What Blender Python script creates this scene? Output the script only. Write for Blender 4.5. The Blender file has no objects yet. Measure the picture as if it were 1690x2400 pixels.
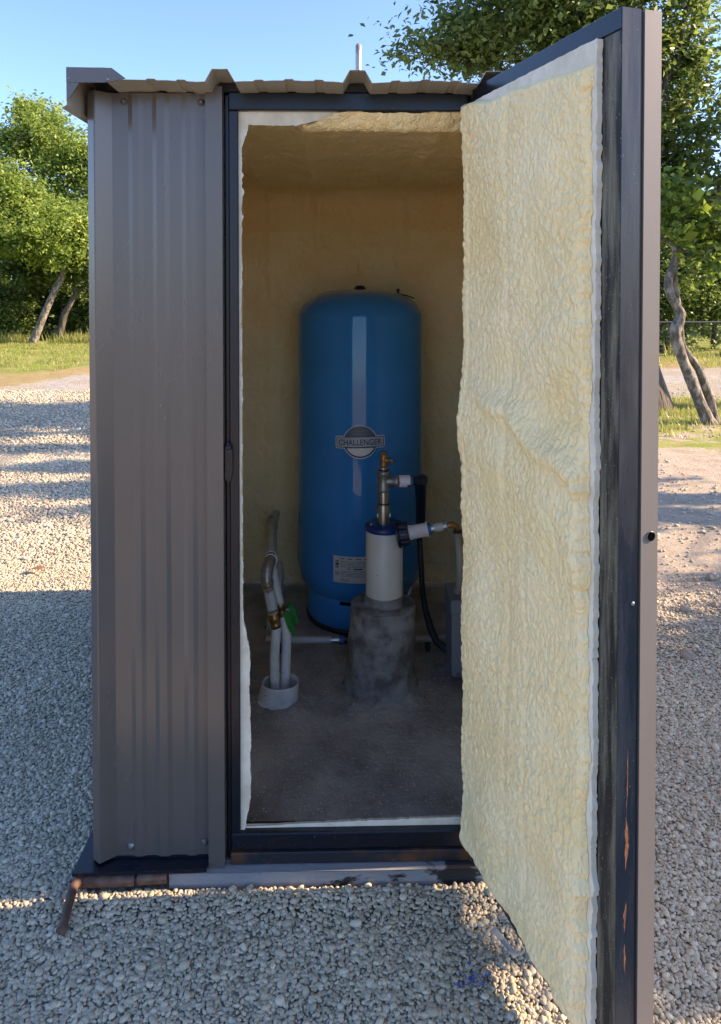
import bpy, math, random
import numpy as np
from mathutils import Vector, Matrix, noise
R = math.radians
PI = math.pi
sc = bpy.context.scene
col = sc.collection

# ---------------------------------------------------------------- camera, sky, sun, exposure
cd = bpy.data.cameras.new('camera')
cam = bpy.data.objects.new('camera', cd)
col.objects.link(cam)
cam.location = (0, -2.0, 1.618)
cam.rotation_euler = (R(90 - 1.2), 0, R(-1.3))
cd.sensor_fit = 'VERTICAL'
cd.sensor_height = 36
cd.sensor_width = 36
cd.lens = 26.0
cd.shift_y = -0.21
cd.clip_start = 0.05
cd.clip_end = 500
sc.camera = cam

SUN_AZ, SUN_EL = 88, 27          # degrees clockwise from +Y, and above the horizon
w = bpy.data.worlds.new('World')
sc.world = w
w.use_nodes = True
wn = w.node_tree
bg = wn.nodes['Background']
sky = wn.nodes.new('ShaderNodeTexSky')
sky.sky_type = 'NISHITA'
sky.sun_disc = False
sky.sun_elevation = R(SUN_EL)
sky.sun_rotation = R(SUN_AZ)
sky.air_density = .85
sky.dust_density = .8
sky.ozone_density = 7.5
wn.links.new(sky.outputs[0], bg.inputs[0])
bg.inputs[1].default_value = 0.118
sd = bpy.data.lights.new('sun', 'SUN')
sd.energy = 3.3
sd.angle = R(0.5)
sd.color = (1.0, 0.84, 0.64)
sun = bpy.data.objects.new('sun', sd)
col.objects.link(sun)
dv = Vector((math.sin(R(SUN_AZ)) * math.cos(R(SUN_EL)), math.cos(R(SUN_AZ)) * math.cos(R(SUN_EL)), math.sin(R(SUN_EL))))
sun.rotation_euler = dv.to_track_quat('Z', 'Y').to_euler()
sun.location = dv * 30
sc.view_settings.view_transform = 'Standard'
sc.view_settings.look = 'None'
sc.view_settings.exposure = 1.98
sc.view_settings.gamma = 1
sc.view_settings.use_curve_mapping = False
sc.view_settings.use_white_balance = True      # the photograph is balanced for the shade
sc.view_settings.white_balance_temperature = 7800
sc.view_settings.white_balance_tint = 19

sc.cycles.diffuse_bounces = 6

# ---------------------------------------------------------------- materials
def mat(name, rgb, rough=.6, metal=0.0, spec=.5, var=0.0, vscale=8.0, rgb2=None, stretch=None, bump=0.0, bscale=60.0,
        coat=0.0, bdist=.002, detail=6.0, contrast=(.35, .65), speck=None, rvar=0.0):
    m = bpy.data.materials.new(name)
    m.use_nodes = True
    n, l = m.node_tree.nodes, m.node_tree.links
    p = n['Principled BSDF']
    p.inputs['Base Color'].default_value = (*rgb, 1)
    p.inputs['Roughness'].default_value = rough
    p.inputs['Metallic'].default_value = metal
    p.inputs['Specular IOR Level'].default_value = spec
    if coat:
        p.inputs['Coat Weight'].default_value = coat
        p.inputs['Coat Roughness'].default_value = .015
    tc = n.new('ShaderNodeTexCoord')
    mp = n.new('ShaderNodeMapping')
    if stretch:
        mp.inputs['Scale'].default_value = stretch
    l.new(tc.outputs['Object'], mp.inputs[0])
    src = None
    if rgb2 is not None or var:
        a = n.new('ShaderNodeTexNoise')
        a.inputs['Scale'].default_value = vscale
        a.inputs['Detail'].default_value = detail
        a.inputs['Roughness'].default_value = .62
        l.new(mp.outputs[0], a.inputs[0])
        r = n.new('ShaderNodeValToRGB')
        r.color_ramp.elements[0].position = contrast[0]
        r.color_ramp.elements[1].position = contrast[1]
        c2 = rgb2 if rgb2 is not None else tuple(c * (1 - var) for c in rgb)
        r.color_ramp.elements[0].color = (*rgb, 1)
        r.color_ramp.elements[1].color = (*c2, 1)
        l.new(a.outputs[0], r.inputs[0])
        src = r.outputs[0]
        if rvar:
            mr = n.new('ShaderNodeMapRange')
            mr.inputs[3].default_value = rough - rvar
            mr.inputs[4].default_value = rough + rvar
            l.new(a.outputs[0], mr.inputs[0])
            l.new(mr.outputs[0], p.inputs['Roughness'])
    if speck:
        srgb, sscale, thr = speck
        b = n.new('ShaderNodeTexNoise')
        b.inputs['Scale'].default_value = sscale
        b.inputs['Detail'].default_value = 3
        l.new(tc.outputs['Object'], b.inputs[0])
        g = n.new('ShaderNodeMath'); g.operation = 'GREATER_THAN'
        g.inputs[1].default_value = thr
        l.new(b.outputs[0], g.inputs[0])
        mx = n.new('ShaderNodeMix'); mx.data_type = 'RGBA'
        if src: l.new(src, mx.inputs[6])
        else: mx.inputs[6].default_value = (*rgb, 1)
        mx.inputs[7].default_value = (*srgb, 1)
        l.new(g.outputs[0], mx.inputs[0])
        src = mx.outputs[2]
    if src:
        l.new(src, p.inputs['Base Color'])
    if bump:
        b = n.new('ShaderNodeTexNoise')
        b.inputs['Scale'].default_value = bscale
        b.inputs['Detail'].default_value = 5
        l.new(mp.outputs[0], b.inputs[0])
        bu = n.new('ShaderNodeBump')
        bu.inputs['Strength'].default_value = bump
        bu.inputs['Distance'].default_value = bdist
        l.new(b.outputs[0], bu.inputs['Height'])
        l.new(bu.outputs[0], p.inputs['Normal'])
    return m

M = {}
M['paint'] = mat('charcoal_paint', (.088, .080, .074), .27, spec=.8, rgb2=(.112, .096, .084), vscale=2.2, stretch=(1, 1, .35), bump=.06, bscale=7, bdist=.004, contrast=(.3, .7), rvar=.06)
M['trim'] = mat('charcoal_paint_sunlit', (.19, .175, .16), .38, rgb2=(.165, .15, .138), vscale=3, stretch=(1, 1, .3), bump=.05, bscale=9, bdist=.003)  # same paint as the panels, lightened as if sunlit
M['primer'] = mat('beige_primer', (.42, .385, .31), .5, rgb2=(.36, .33, .27), vscale=6)
M['steel'] = mat('mill_steel', (.003, .007, .017), .3, spec=.5, rgb2=(.005, .006, .010), vscale=14, stretch=(1, 1, .5), bump=.12, bscale=40,
                 speck=((.34, .32, .26), 330, .715), rvar=.1)
M['steel_rust'] = mat('rusty_steel', (.016, .018, .024), .45, rgb2=(.11, .045, .02), vscale=9, contrast=(.5, .66), bump=.2, bscale=60, speck=((.6, .5, .3), 180, .74))
M['steel_blue'] = mat('scuffed_steel', (.005, .011, .022), .28, spec=.5, rgb2=(.035, .045, .058), vscale=20, stretch=(1, 1, .12), contrast=(.42, .75), bump=.1, bscale=90, rvar=.12,
                      speck=((.2, .21, .21), 300, .74))
M['steel_scale'] = mat('scaled_steel', (.010, .009, .008), .55, rgb2=(.26, .23, .16), vscale=30, stretch=(1, 1, .10), contrast=(.44, .70), bump=.5, bscale=90, bdist=.003,
                       speck=((.38, .34, .26), 260, .68))
M['rust'] = mat('rust_pipe', (.07, .03, .018), .7, rgb2=(.16, .10, .08), vscale=22, contrast=(.4, .7), bump=.5, bscale=60)
M['rust_bright'] = mat('bright_rust', (.24, .095, .04), .8, rgb2=(.05, .025, .018), vscale=45)
M['galv'] = mat('galvanised', (.34, .34, .34), .38, metal=.75, rgb2=(.22, .22, .225), vscale=60, bump=.15, bscale=180)
M['galv_rust'] = mat('galvanised_rusty', (.42, .42, .42), .45, metal=.4, rgb2=(.25, .15, .09), vscale=16, contrast=(.5, .7))
M['stainless'] = mat('stainless', (.42, .41, .39), .28, metal=.9, rgb2=(.34, .33, .31), vscale=8, stretch=(6, 6, .5))
M['brass'] = mat('brass', (.45, .27, .09), .38, metal=.8, rgb2=(.22, .12, .05), vscale=50, bump=.2, bscale=120)
M['tank'] = mat('tank_blue', (.001, .24, .60), .5, spec=.1, coat=1.0, rgb2=(.002, .20, .52), vscale=3, bump=.03, bscale=3, bdist=.01)
M['black'] = mat('black_plastic', (.012, .012, .014), .42, var=.3, bump=.1)
M['rubber'] = mat('black_rubber', (.02, .02, .023), .6, rgb2=(.10, .10, .10), vscale=18, contrast=(.62, .72), bump=.1)
M['navy'] = mat('navy_plastic', (.006, .035, .17), .32, var=.2)
M['navy_dark'] = mat('dark_navy_pipe', (.008, .015, .04), .4, var=.2)
M['pvc'] = mat('pvc_cream', (.62, .60, .52), .42, rgb2=(.50, .47, .40), vscale=5, stretch=(1, 1, .6), contrast=(.45, .8), speck=((.10, .09, .08), 75, .725), bump=.05)
M['pvc_white'] = mat('pvc_white', (.68, .68, .66), .4, rgb2=(.48, .47, .45), vscale=14, contrast=(.5, .8), speck=((.07, .07, .07), 110, .70))
M['poly'] = mat('clear_poly_pipe', (.50, .52, .50), .35, rgb2=(.42, .45, .43), vscale=6)
M['poly_beige'] = mat('beige_poly_pipe', (.42, .39, .32), .4, var=.12)
M['label_white'] = mat('white_label', (.72, .70, .72), .45, rgb2=(.45, .40, .42), vscale=60, contrast=(.62, .7))
M['purple'] = mat('purple_print', (.14, .06, .22), .5, var=.3)
M['blue_ring'] = mat('blue_ring', (.01, .12, .30), .4, var=.2)
M['green'] = mat('green_handle', (.005, .26, .045), .45, rgb2=(.004, .19, .03), vscale=20, bump=.15, bscale=300)
M['greybox'] = mat('grey_enclosure', (.22, .235, .25), .5, var=.08, bump=.1, bscale=200)
M['collar'] = mat('wet_concrete', (.30, .29, .27), .8, rgb2=(.12, .105, .095), vscale=11, contrast=(.40, .62), bump=.9, bscale=45, bdist=.010)
M['slab'] = mat('concrete_floor', (.42, .395, .355), .85, rgb2=(.17, .155, .14), vscale=3.5, contrast=(.38, .66), bump=.9, bscale=60, bdist=.008, speck=((.55, .50, .42), 150, .64))
M['skid'] = mat('painted_skid', (.24, .25, .26), .8, rgb2=(.018, .019, .022), vscale=5.0, stretch=(1, 1, 2.4), contrast=(.56, .60), bump=.5, bscale=40, bdist=.006)
M['decal_white'] = mat('decal_white', (.9, .92, .92), .35, var=.05)
M['decal_dark'] = mat('decal_dark', (.012, .03, .075), .35, var=.1)
M['decal_slate'] = mat('decal_slate', (.055, .115, .19), .35, rgb2=(.09, .13, .18), vscale=12)
M['decal_grey'] = mat('decal_grey', (.36, .42, .50), .35, rgb2=(.42, .46, .52), vscale=12)
M['decal_light'] = mat('decal_light', (.74, .76, .76), .35, rgb2=(.68, .70, .70), vscale=12)
M['paper'] = mat('sticker_paper', (.55, .55, .53), .5, var=.08)
M['ink'] = mat('ink', (.045, .045, .05), .5, var=.1)
M['ink_soft'] = mat('soft_ink', (.22, .22, .225), .5, var=.1)
M['cutfoam'] = mat('cut_foam', (.78, .73, .60), .85, rgb2=(.62, .56, .43), vscale=14, bump=.5, bscale=140, bdist=.002)
M['bark'] = mat('bark', (.10, .085, .065), .9, rgb2=(.30, .275, .23), vscale=16, stretch=(1, 1, .6), contrast=(.45, .62), bump=1.0, bscale=14, bdist=.03)
M['bark_dark'] = mat('bark_dark', (.05, .043, .035), .9, rgb2=(.14, .12, .10), vscale=11, stretch=(1, 1, .22), contrast=(.4, .66), bump=1.0, bscale=16, bdist=.04)
M['wire'] = mat('fence_wire', (.10, .11, .12), .5, metal=.3, var=.2)
M['rock'] = mat('limestone', (.36, .31, .25), .9, rgb2=(.24, .20, .16), vscale=20, bump=.8, bscale=30, bdist=.01)
M['deadleaf'] = mat('dead_leaf', (.33, .17, .10), .8, rgb2=(.22, .11, .06), vscale=40)
M['chip_blue'] = mat('blue_painted_pebble', (.03, .06, .26), .7, rgb2=(.30, .30, .30), vscale=60, contrast=(.46, .6))
M['strip'] = mat('clear_strip', (.45, .48, .50), .35, var=.2)
M['hole_shade'] = mat('hole_shade_black', (.004, .004, .005), .95, spec=0.0, var=.2)  # flat black painted as the shade inside holes

def foam_material():
    m = bpy.data.materials.new('spray_foam')
    m.use_nodes = True
    n, l = m.node_tree.nodes, m.node_tree.links
    p = n['Principled BSDF']
    p.inputs['Roughness'].default_value = .42
    p.inputs['Specular IOR Level'].default_value = .4
    tc = n.new('ShaderNodeTexCoord')
    a = n.new('ShaderNodeTexNoise'); a.inputs['Scale'].default_value = 5; a.inputs['Detail'].default_value = 5
    l.new(tc.outputs['Object'], a.inputs[0])
    r = n.new('ShaderNodeValToRGB')
    r.color_ramp.elements[0].position = .36; r.color_ramp.elements[0].color = (.97, .79, .46, 1)
    r.color_ramp.elements[1].position = .66; r.color_ramp.elements[1].color = (.95, .72, .36, 1)
    l.new(a.outputs[0], r.inputs[0]); l.new(r.outputs[0], p.inputs['Base Color'])
    # warped popcorn cells
    b = n.new('ShaderNodeTexNoise'); b.inputs['Scale'].default_value = 22; b.inputs['Detail'].default_value = 2
    l.new(tc.outputs['Object'], b.inputs[0])
    mv = n.new('ShaderNodeMix'); mv.data_type = 'VECTOR'; mv.inputs[0].default_value = .03
    l.new(tc.outputs['Object'], mv.inputs[4]); l.new(b.outputs[1], mv.inputs[5])
    v = n.new('ShaderNodeTexVoronoi'); v.feature = 'SMOOTH_F1'; v.inputs['Scale'].default_value = 150
    v.inputs['Smoothness'].default_value = .35
    mp = n.new('ShaderNodeMapping'); mp.inputs['Scale'].default_value = (1, 1, .62)
    l.new(mv.outputs[1], mp.inputs[0]); l.new(mp.outputs[0], v.inputs[0])
    inv = n.new('ShaderNodeMath'); inv.operation = 'MULTIPLY'; inv.inputs[1].default_value = -1
    l.new(v.outputs[0], inv.inputs[0])
    d = n.new('ShaderNodeTexNoise'); d.inputs['Scale'].default_value = 190; d.inputs['Detail'].default_value = 2
    l.new(tc.outputs['Object'], d.inputs[0])
    ad = n.new('ShaderNodeMath'); ad.operation = 'MULTIPLY_ADD'; ad.inputs[1].default_value = .25
    l.new(d.outputs[0], ad.inputs[0]); l.new(inv.outputs[0], ad.inputs[2])
    bu = n.new('ShaderNodeBump'); bu.inputs['Strength'].default_value = .5; bu.inputs['Distance'].default_value = .006
    l.new(ad.outputs[0], bu.inputs['Height']); l.new(bu.outputs[0], p.inputs['Normal'])
    return m
M['foam'] = foam_material()

def leaf_material(name, c1, c2, trans=.45):
    m = bpy.data.materials.new(name)
    m.use_nodes = True
    n, l = m.node_tree.nodes, m.node_tree.links
    n.clear()
    out = n.new('ShaderNodeOutputMaterial')
    at = n.new('ShaderNodeAttribute'); at.attribute_name = 'tone'
    r = n.new('ShaderNodeValToRGB')
    r.color_ramp.elements[0].color = (*c1, 1); r.color_ramp.elements[1].color = (*c2, 1)
    l.new(at.outputs['Fac'], r.inputs[0])
    p = n.new('ShaderNodeBsdfPrincipled')
    p.inputs['Roughness'].default_value = .42
    p.inputs['Specular IOR Level'].default_value = .45
    l.new(r.outputs[0], p.inputs['Base Color'])
    t = n.new('ShaderNodeBsdfTranslucent')
    hs = n.new('ShaderNodeHueSaturation'); hs.inputs['Value'].default_value = 1.5; hs.inputs['Hue'].default_value = .49
    l.new(r.outputs[0], hs.inputs['Color']); l.new(hs.outputs[0], t.inputs[0])
    mx = n.new('ShaderNodeMixShader'); mx.inputs[0].default_value = trans
    l.new(p.outputs[0], mx.inputs[1]); l.new(t.outputs[0], mx.inputs[2])
    l.new(mx.outputs[0], out.inputs[0])
    return m
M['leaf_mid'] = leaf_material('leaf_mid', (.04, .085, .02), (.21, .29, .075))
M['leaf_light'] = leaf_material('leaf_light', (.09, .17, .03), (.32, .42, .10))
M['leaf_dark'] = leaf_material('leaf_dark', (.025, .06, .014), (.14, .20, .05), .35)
M['leaf_broad'] = leaf_material('leaf_broad', (.04, .09, .03), (.20, .30, .04), .5)
M['grass'] = leaf_material('grass_blade', (.16, .25, .04), (.42, .38, .15), .4)

def pebble_material():
    m = bpy.data.materials.new('river_pebble')
    m.use_nodes = True
    n, l = m.node_tree.nodes, m.node_tree.links
    p = n['Principled BSDF']
    p.inputs['Roughness'].default_value = .75
    oi = n.new('ShaderNodeObjectInfo')
    r = n.new('ShaderNodeValToRGB')
    e = r.color_ramp.elements
    e[0].color = (.35, .305, .215, 1)
    e[1].color = (.62, .54, .40, 1)
    k = r.color_ramp.elements.new(.3); k.color = (.45, .39, .28, 1)
    k = r.color_ramp.elements.new(.75); k.color = (.51, .445, .33, 1)
    l.new(oi.outputs['Random'], r.inputs[0])
    tc = n.new('ShaderNodeTexCoord')
    a = n.new('ShaderNodeTexNoise'); a.inputs['Scale'].default_value = 2.4; a.inputs['Detail'].default_value = 4
    l.new(tc.outputs['Object'], a.inputs[0])
    mr = n.new('ShaderNodeMapRange'); mr.inputs[3].default_value = .8; mr.inputs[4].default_value = 1.15
    l.new(a.outputs[0], mr.inputs[0])
    lo = n.new('ShaderNodeTexNoise'); lo.inputs['Scale'].default_value = 1.7; lo.inputs['Detail'].default_value = 5; lo.inputs['Roughness'].default_value = .65
    l.new(oi.outputs['Location'], lo.inputs[0])
    m2 = n.new('ShaderNodeMapRange'); m2.inputs[1].default_value = .3; m2.inputs[2].default_value = .7; m2.inputs[3].default_value = .92; m2.inputs[4].default_value = 1.2
    l.new(lo.outputs[0], m2.inputs[0])
    mm = n.new('ShaderNodeMath'); mm.operation = 'MULTIPLY'; l.new(mr.outputs[0], mm.inputs[0]); l.new(m2.outputs[0], mm.inputs[1])
    mx = n.new('ShaderNodeVectorMath'); mx.operation = 'SCALE'
    l.new(r.outputs[0], mx.inputs[0]); l.new(mm.outputs[0], mx.inputs['Scale'])
    l.new(mx.outputs[0], p.inputs['Base Color'])
    return m
M['pebble'] = pebble_material()

def ground_material():
    m = bpy.data.materials.new('ground_surface')
    m.use_nodes = True
    n, l = m.node_tree.nodes, m.node_tree.links
    p = n['Principled BSDF']
    p.inputs['Roughness'].default_value = .95
    p.inputs['Specular IOR Level'].default_value = .1
    tc = n.new('ShaderNodeTexCoord')
    P = tc.outputs['Object']
    def tex(scale, detail=5, rough=.6, vec=P):
        a = n.new('ShaderNodeTexNoise'); a.inputs['Scale'].default_value = scale
        a.inputs['Detail'].default_value = detail; a.inputs['Roughness'].default_value = rough
        l.new(vec, a.inputs[0]); return a.outputs[0]
    def math_(op, a, b=None, c=None):
        k = n.new('ShaderNodeMath'); k.operation = op
        for i, x in enumerate((a, b, c)):
            if x is None: continue
            if isinstance(x, (int, float)): k.inputs[i].default_value = x
            else: l.new(x, k.inputs[i])
        return k.outputs[0]
    def step(x, a, b):
        k = n.new('ShaderNodeMapRange'); k.interpolation_type = 'SMOOTHSTEP'
        l.new(x, k.inputs[0]); k.inputs[1].default_value = a; k.inputs[2].default_value = b
        return k.outputs[0]
    def ramp(x, c1, c2, p1=.35, p2=.65):
        r = n.new('ShaderNodeValToRGB')
        r.color_ramp.elements[0].position = p1; r.color_ramp.elements[0].color = (*c1, 1)
        r.color_ramp.elements[1].position = p2; r.color_ramp.elements[1].color = (*c2, 1)
        l.new(x, r.inputs[0]); return r.outputs[0]
    def mix(f, a, b):
        k = n.new('ShaderNodeMix'); k.data_type = 'RGBA'
        l.new(f, k.inputs[0]); l.new(a, k.inputs[6]); l.new(b, k.inputs[7]); return k.outputs[2]
    sx = n.new('ShaderNodeSeparateXYZ'); l.new(P, sx.inputs[0])
    X, Y = sx.outputs[0], sx.outputs[1]
    wob = math_('MULTIPLY', math_('SUBTRACT', tex(.9, 6), .5), 2.4)
    fin = math_('MULTIPLY', math_('SUBTRACT', tex(6, 6), .5), 1.2)
    Yw = math_('ADD', math_('ADD', Y, wob), fin)
    Xw = math_('ADD', math_('ADD', X, math_('MULTIPLY', wob, .4)), fin)
    v = n.new('ShaderNodeTexVoronoi'); v.inputs['Scale'].default_value = 52; l.new(P, v.inputs[0])
    vc = n.new('ShaderNodeSeparateColor'); l.new(v.outputs['Color'], vc.inputs[0])
    gravel = ramp(vc.outputs[0], (.34, .31, .24), (.58, .52, .41), 0, 1)
    gravel = mix(step(v.outputs['Distance'], .45, .8), gravel, ramp(tex(30), (.22, .20, .16), (.30, .27, .21)))
    dirt = ramp(tex(7, 8, .7), (.38, .31, .24), (.50, .44, .35))
    dirt = mix(step(tex(60, 4, .7), .60, .68), dirt, ramp(tex(40), (.42, .39, .34), (.52, .49, .44)))
    lawn = ramp(tex(1.6, 8, .7), (.20, .28, .05), (.38, .34, .14), .42, .62)
    dry = ramp(tex(5, 8, .7), (.42, .34, .17), (.32, .25, .12))
    drive = mix(step(tex(1.2, 6), .45, .6), gravel, ramp(tex(9, 8), (.33, .32, .30), (.50, .47, .42)))
    # lawn beyond the drive; its near edge runs diagonally on the left
    edge = math_('SUBTRACT', Yw, math_('MAXIMUM', math_('MINIMUM', math_('MULTIPLY_ADD', X, 2.2, 21.0), 11.7), 9.2))
    c = mix(step(Yw, 7.6, 8.6), gravel, drive)
    d1 = math_('MULTIPLY', step(Xw, .7, 1.15), math_('MULTIPLY', step(Yw, .7, 1.5), math_('SUBTRACT', 1, step(Yw, 5.3, 5.9))))
    c = mix(d1, c, dirt)
    g1 = math_('MULTIPLY', step(Xw, 1.6, 2.2), math_('MULTIPLY', step(Yw, 5.2, 5.5), math_('SUBTRACT', 1, step(Yw, 7.9, 8.5))))
    c = mix(g1, c, mix(step(tex(2.2, 6), .47, .58), lawn, dirt))
    c = mix(step(edge, -.2, .3), c, dry)
    c = mix(step(edge, 1.6, 3.0), c, lawn)
    l.new(c, p.inputs['Base Color'])
    h = math_('ADD', math_('MULTIPLY', math_('MULTIPLY', v.outputs['Distance'], -1), math_('SUBTRACT', 1, math_('MAXIMUM', d1, g1))), math_('MULTIPLY', tex(28, 8, .75), 1.2))
    bu = n.new('ShaderNodeBump'); bu.inputs['Strength'].default_value = .9; bu.inputs['Distance'].default_value = .018
    l.new(h, bu.inputs['Height']); l.new(bu.outputs[0], p.inputs['Normal'])
    return m
M['ground'] = ground_material()

# ---------------------------------------------------------------- mesh helpers
class MB:
    def __init__(s):
        s.v = []; s.f = []; s.mi = []; s.sm = []
    def add(s, vs, fs, mi=0, smooth=False):
        o = len(s.v)
        s.v += [tuple(v) for v in vs]
        for f in fs:
            s.f.append(tuple(i + o for i in f)); s.mi.append(mi); s.sm.append(smooth)
        return s
    def box(s, x0, x1, y0, y1, z0, z1, b=0.0, mi=0, mtx=None):
        """box with (optionally) chamfered edges of width b"""
        if b <= 0:
            vs = [(x, y, z) for x in (x0, x1) for y in (y0, y1) for z in (z0, z1)]
            fs = [(0, 1, 3, 2), (4, 6, 7, 5), (0, 4, 5, 1), (2, 3, 7, 6), (0, 2, 6, 4), (1, 5, 7, 3)]
        else:
            vs = []; idx = {}
            for i, x in enumerate((x0, x1)):
                for j, y in enumerate((y0, y1)):
                    for k, z in enumerate((z0, z1)):
                        sx, sy, sz = (b if i == 0 else -b), (b if j == 0 else -b), (b if k == 0 else -b)
                        idx[i, j, k, 0] = len(vs); vs.append((x, y + sy, z + sz))
                        idx[i, j, k, 1] = len(vs); vs.append((x + sx, y, z + sz))
                        idx[i, j, k, 2] = len(vs); vs.append((x + sx, y + sy, z))
            fs = []
            for i in (0, 1):
                fs.append([idx[i, a, c, 0] for a, c in ((0, 0), (0, 1), (1, 1), (1, 0))])
                fs.append([idx[a, i, c, 1] for a, c in ((0, 0), (0, 1), (1, 1), (1, 0))])
                fs.append([idx[a, c, i, 2] for a, c in ((0, 0), (0, 1), (1, 1), (1, 0))])
                for j in (0, 1):
                    fs.append([idx[i, j, 0, 0], idx[i, j, 1, 0], idx[i, j, 1, 1], idx[i, j, 0, 1]])
                    fs.append([idx[i, 0, j, 0], idx[i, 1, j, 0], idx[i, 1, j, 2], idx[i, 0, j, 2]])
                    fs.append([idx[0, i, j, 1], idx[1, i, j, 1], idx[1, i, j, 2], idx[0, i, j, 2]])
                    for k in (0, 1):
                        fs.append([idx[i, j, k, 0], idx[i, j, k, 1], idx[i, j, k, 2]])
        if mtx is not None: vs = [mtx @ Vector(v) for v in vs]
        return s.add(vs, fs, mi)
    def tube(s, pts, rad, n=12, cap=True, mi=0, smooth=True, sq=1.0):
        pts = [Vector(p) for p in pts]
        m = len(pts)
        rad = [rad] * m if isinstance(rad, (int, float)) else rad
        vs = []; fs = []
        up = None
        for i in range(m):
            t = (pts[min(i + 1, m - 1)] - pts[max(i - 1, 0)]).normalized()
            if up is None:
                up = Vector((0, 0, 1)) if abs(t.z) < .9 else Vector((1, 0, 0))
            a = t.cross(up).normalized(); up = a.cross(t).normalized()
            for k in range(n):
                th = 2 * PI * k / n
                vs.append(pts[i] + (a * math.cos(th) + up * math.sin(th) * sq) * rad[i])
        for i in range(m - 1):
            for k in range(n):
                fs.append((i * n + k, i * n + (k + 1) % n, (i + 1) * n + (k + 1) % n, (i + 1) * n + k))
        s.add(vs, fs, mi, smooth)
        if cap:
            s.add(vs[:n], [tuple(range(n))[::-1]], mi); s.add(vs[-n:], [tuple(range(n))], mi)
        return s
    def lathe(s, prof, c=(0, 0, 0), n=32, mi=0, smooth=True, axis=None, cap=True):
        """prof: (radius, height) pairs, turned about an axis through c (z unless given)"""
        q = Vector((0, 0, 1)).rotation_difference(Vector(axis).normalized()) if axis is not None else None
        vs = []; fs = []
        for r, z in prof:
            for k in range(n):
                th = 2 * PI * k / n
                p = Vector((r * math.cos(th), r * math.sin(th), z))
                if q: p = q @ p
                vs.append(p + Vector(c))
        m = len(prof)
        for i in range(m - 1):
            for k in range(n):
                fs.append((i * n + k, i * n + (k + 1) % n, (i + 1) * n + (k + 1) % n, (i + 1) * n + k))
        s.add(vs, fs, mi, smooth)
        if cap:
            s.add(vs[:n], [tuple(range(n))[::-1]], mi); s.add(vs[-n:], [tuple(range(n))], mi)
        return s
    def extrude(s, poly, fn, mi=0):
        """closed polygon swept between two ends: fn(point, end) -> xyz"""
        n = len(poly)
        vs = [fn(p, 0) for p in poly] + [fn(p, 1) for p in poly]
        fs = [tuple(range(n)), tuple(range(2 * n - 1, n - 1, -1))]
        fs += [(i, i + n, (i + 1) % n + n, (i + 1) % n) for i in range(n)]
        return s.add(vs, fs, mi)
    def sheet(s, line, t, fn, mi=0, mi2=None):
        """bent sheet metal: open profile `line` (2D), thickness t, swept by fn(point, end)"""
        L = [Vector(p) for p in line]; off = []
        for i in range(len(L)):
            d = (L[min(i + 1, len(L) - 1)] - L[max(i - 1, 0)]).normalized()
            off.append(L[i] + Vector((-d.y, d.x)) * t)
        n = len(L)
        vs = [fn(p, e) for e in (0, 1) for p in L] + [fn(p, e) for e in (0, 1) for p in off]
        A = lambda i, e: e * n + i
        B = lambda i, e: 2 * n + e * n + i
        f1 = [(A(i, 0), A(i + 1, 0), A(i + 1, 1), A(i, 1)) for i in range(n - 1)]
        f2 = [(B(i, 1), B(i + 1, 1), B(i + 1, 0), B(i, 0)) for i in range(n - 1)]
        f3 = [(A(i, e), B(i, e), B(i + 1, e), A(i + 1, e)) for e in (0, 1) for i in range(n - 1)]
        f3 += [(A(i, 0), A(i, 1), B(i, 1), B(i, 0)) for i in (0, n - 1)]
        s.add(vs, f1 + f3, mi); o = len(s.v) - len(vs)
        for f in f2:
            s.f.append(tuple(i + o for i in f)); s.mi.append(mi if mi2 is None else mi2); s.sm.append(False)
        return s
    def grid(s, nu, nv, fn, mi=0, smooth=True):
        vs = [fn(i / (nu - 1), j / (nv - 1)) for j in range(nv) for i in range(nu)]
        fs = [(j * nu + i, j * nu + i + 1, (j + 1) * nu + i + 1, (j + 1) * nu + i) for j in range(nv - 1) for i in range(nu - 1)]
        return s.add(vs, fs, mi, smooth)
    def build(s, name, m, parent=None):
        me = bpy.data.meshes.new(name)
        me.from_pydata(s.v, [], s.f)
        for x in (m if isinstance(m, (list, tuple)) else [m]): me.materials.append(x)
        me.polygons.foreach_set('material_index', s.mi)
        me.polygons.foreach_set('use_smooth', s.sm)
        me.update()
        o = bpy.data.objects.new(name, me)
        col.objects.link(o)
        if parent: o.parent = parent
        return o

def tag(o, label=None, cat=None, group=None, kind=None):
    if label: o['label'] = label
    if cat: o['category'] = cat
    if group: o['group'] = group
    if kind: o['kind'] = kind
    return o
def empty(name, label, cat, loc=(0, 0, 0), group=None):
    o = bpy.data.objects.new(name, None)
    o.empty_display_size = .1
    col.objects.link(o); o.location = loc
    return tag(o, label, cat, group)
def sub(name, parent):
    o = bpy.data.objects.new(name, None); o.empty_display_size = .05
    col.objects.link(o); o.parent = parent
    return o
def N(x, y, z): return noise.noise(Vector((x, y, z)))
def fit_local(root):
    """parts are modelled in world space: cancel the root's location once all exist"""
    for ch in root.children:
        ch.matrix_parent_inverse = Matrix.Translation(-Vector(root.location))

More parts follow.
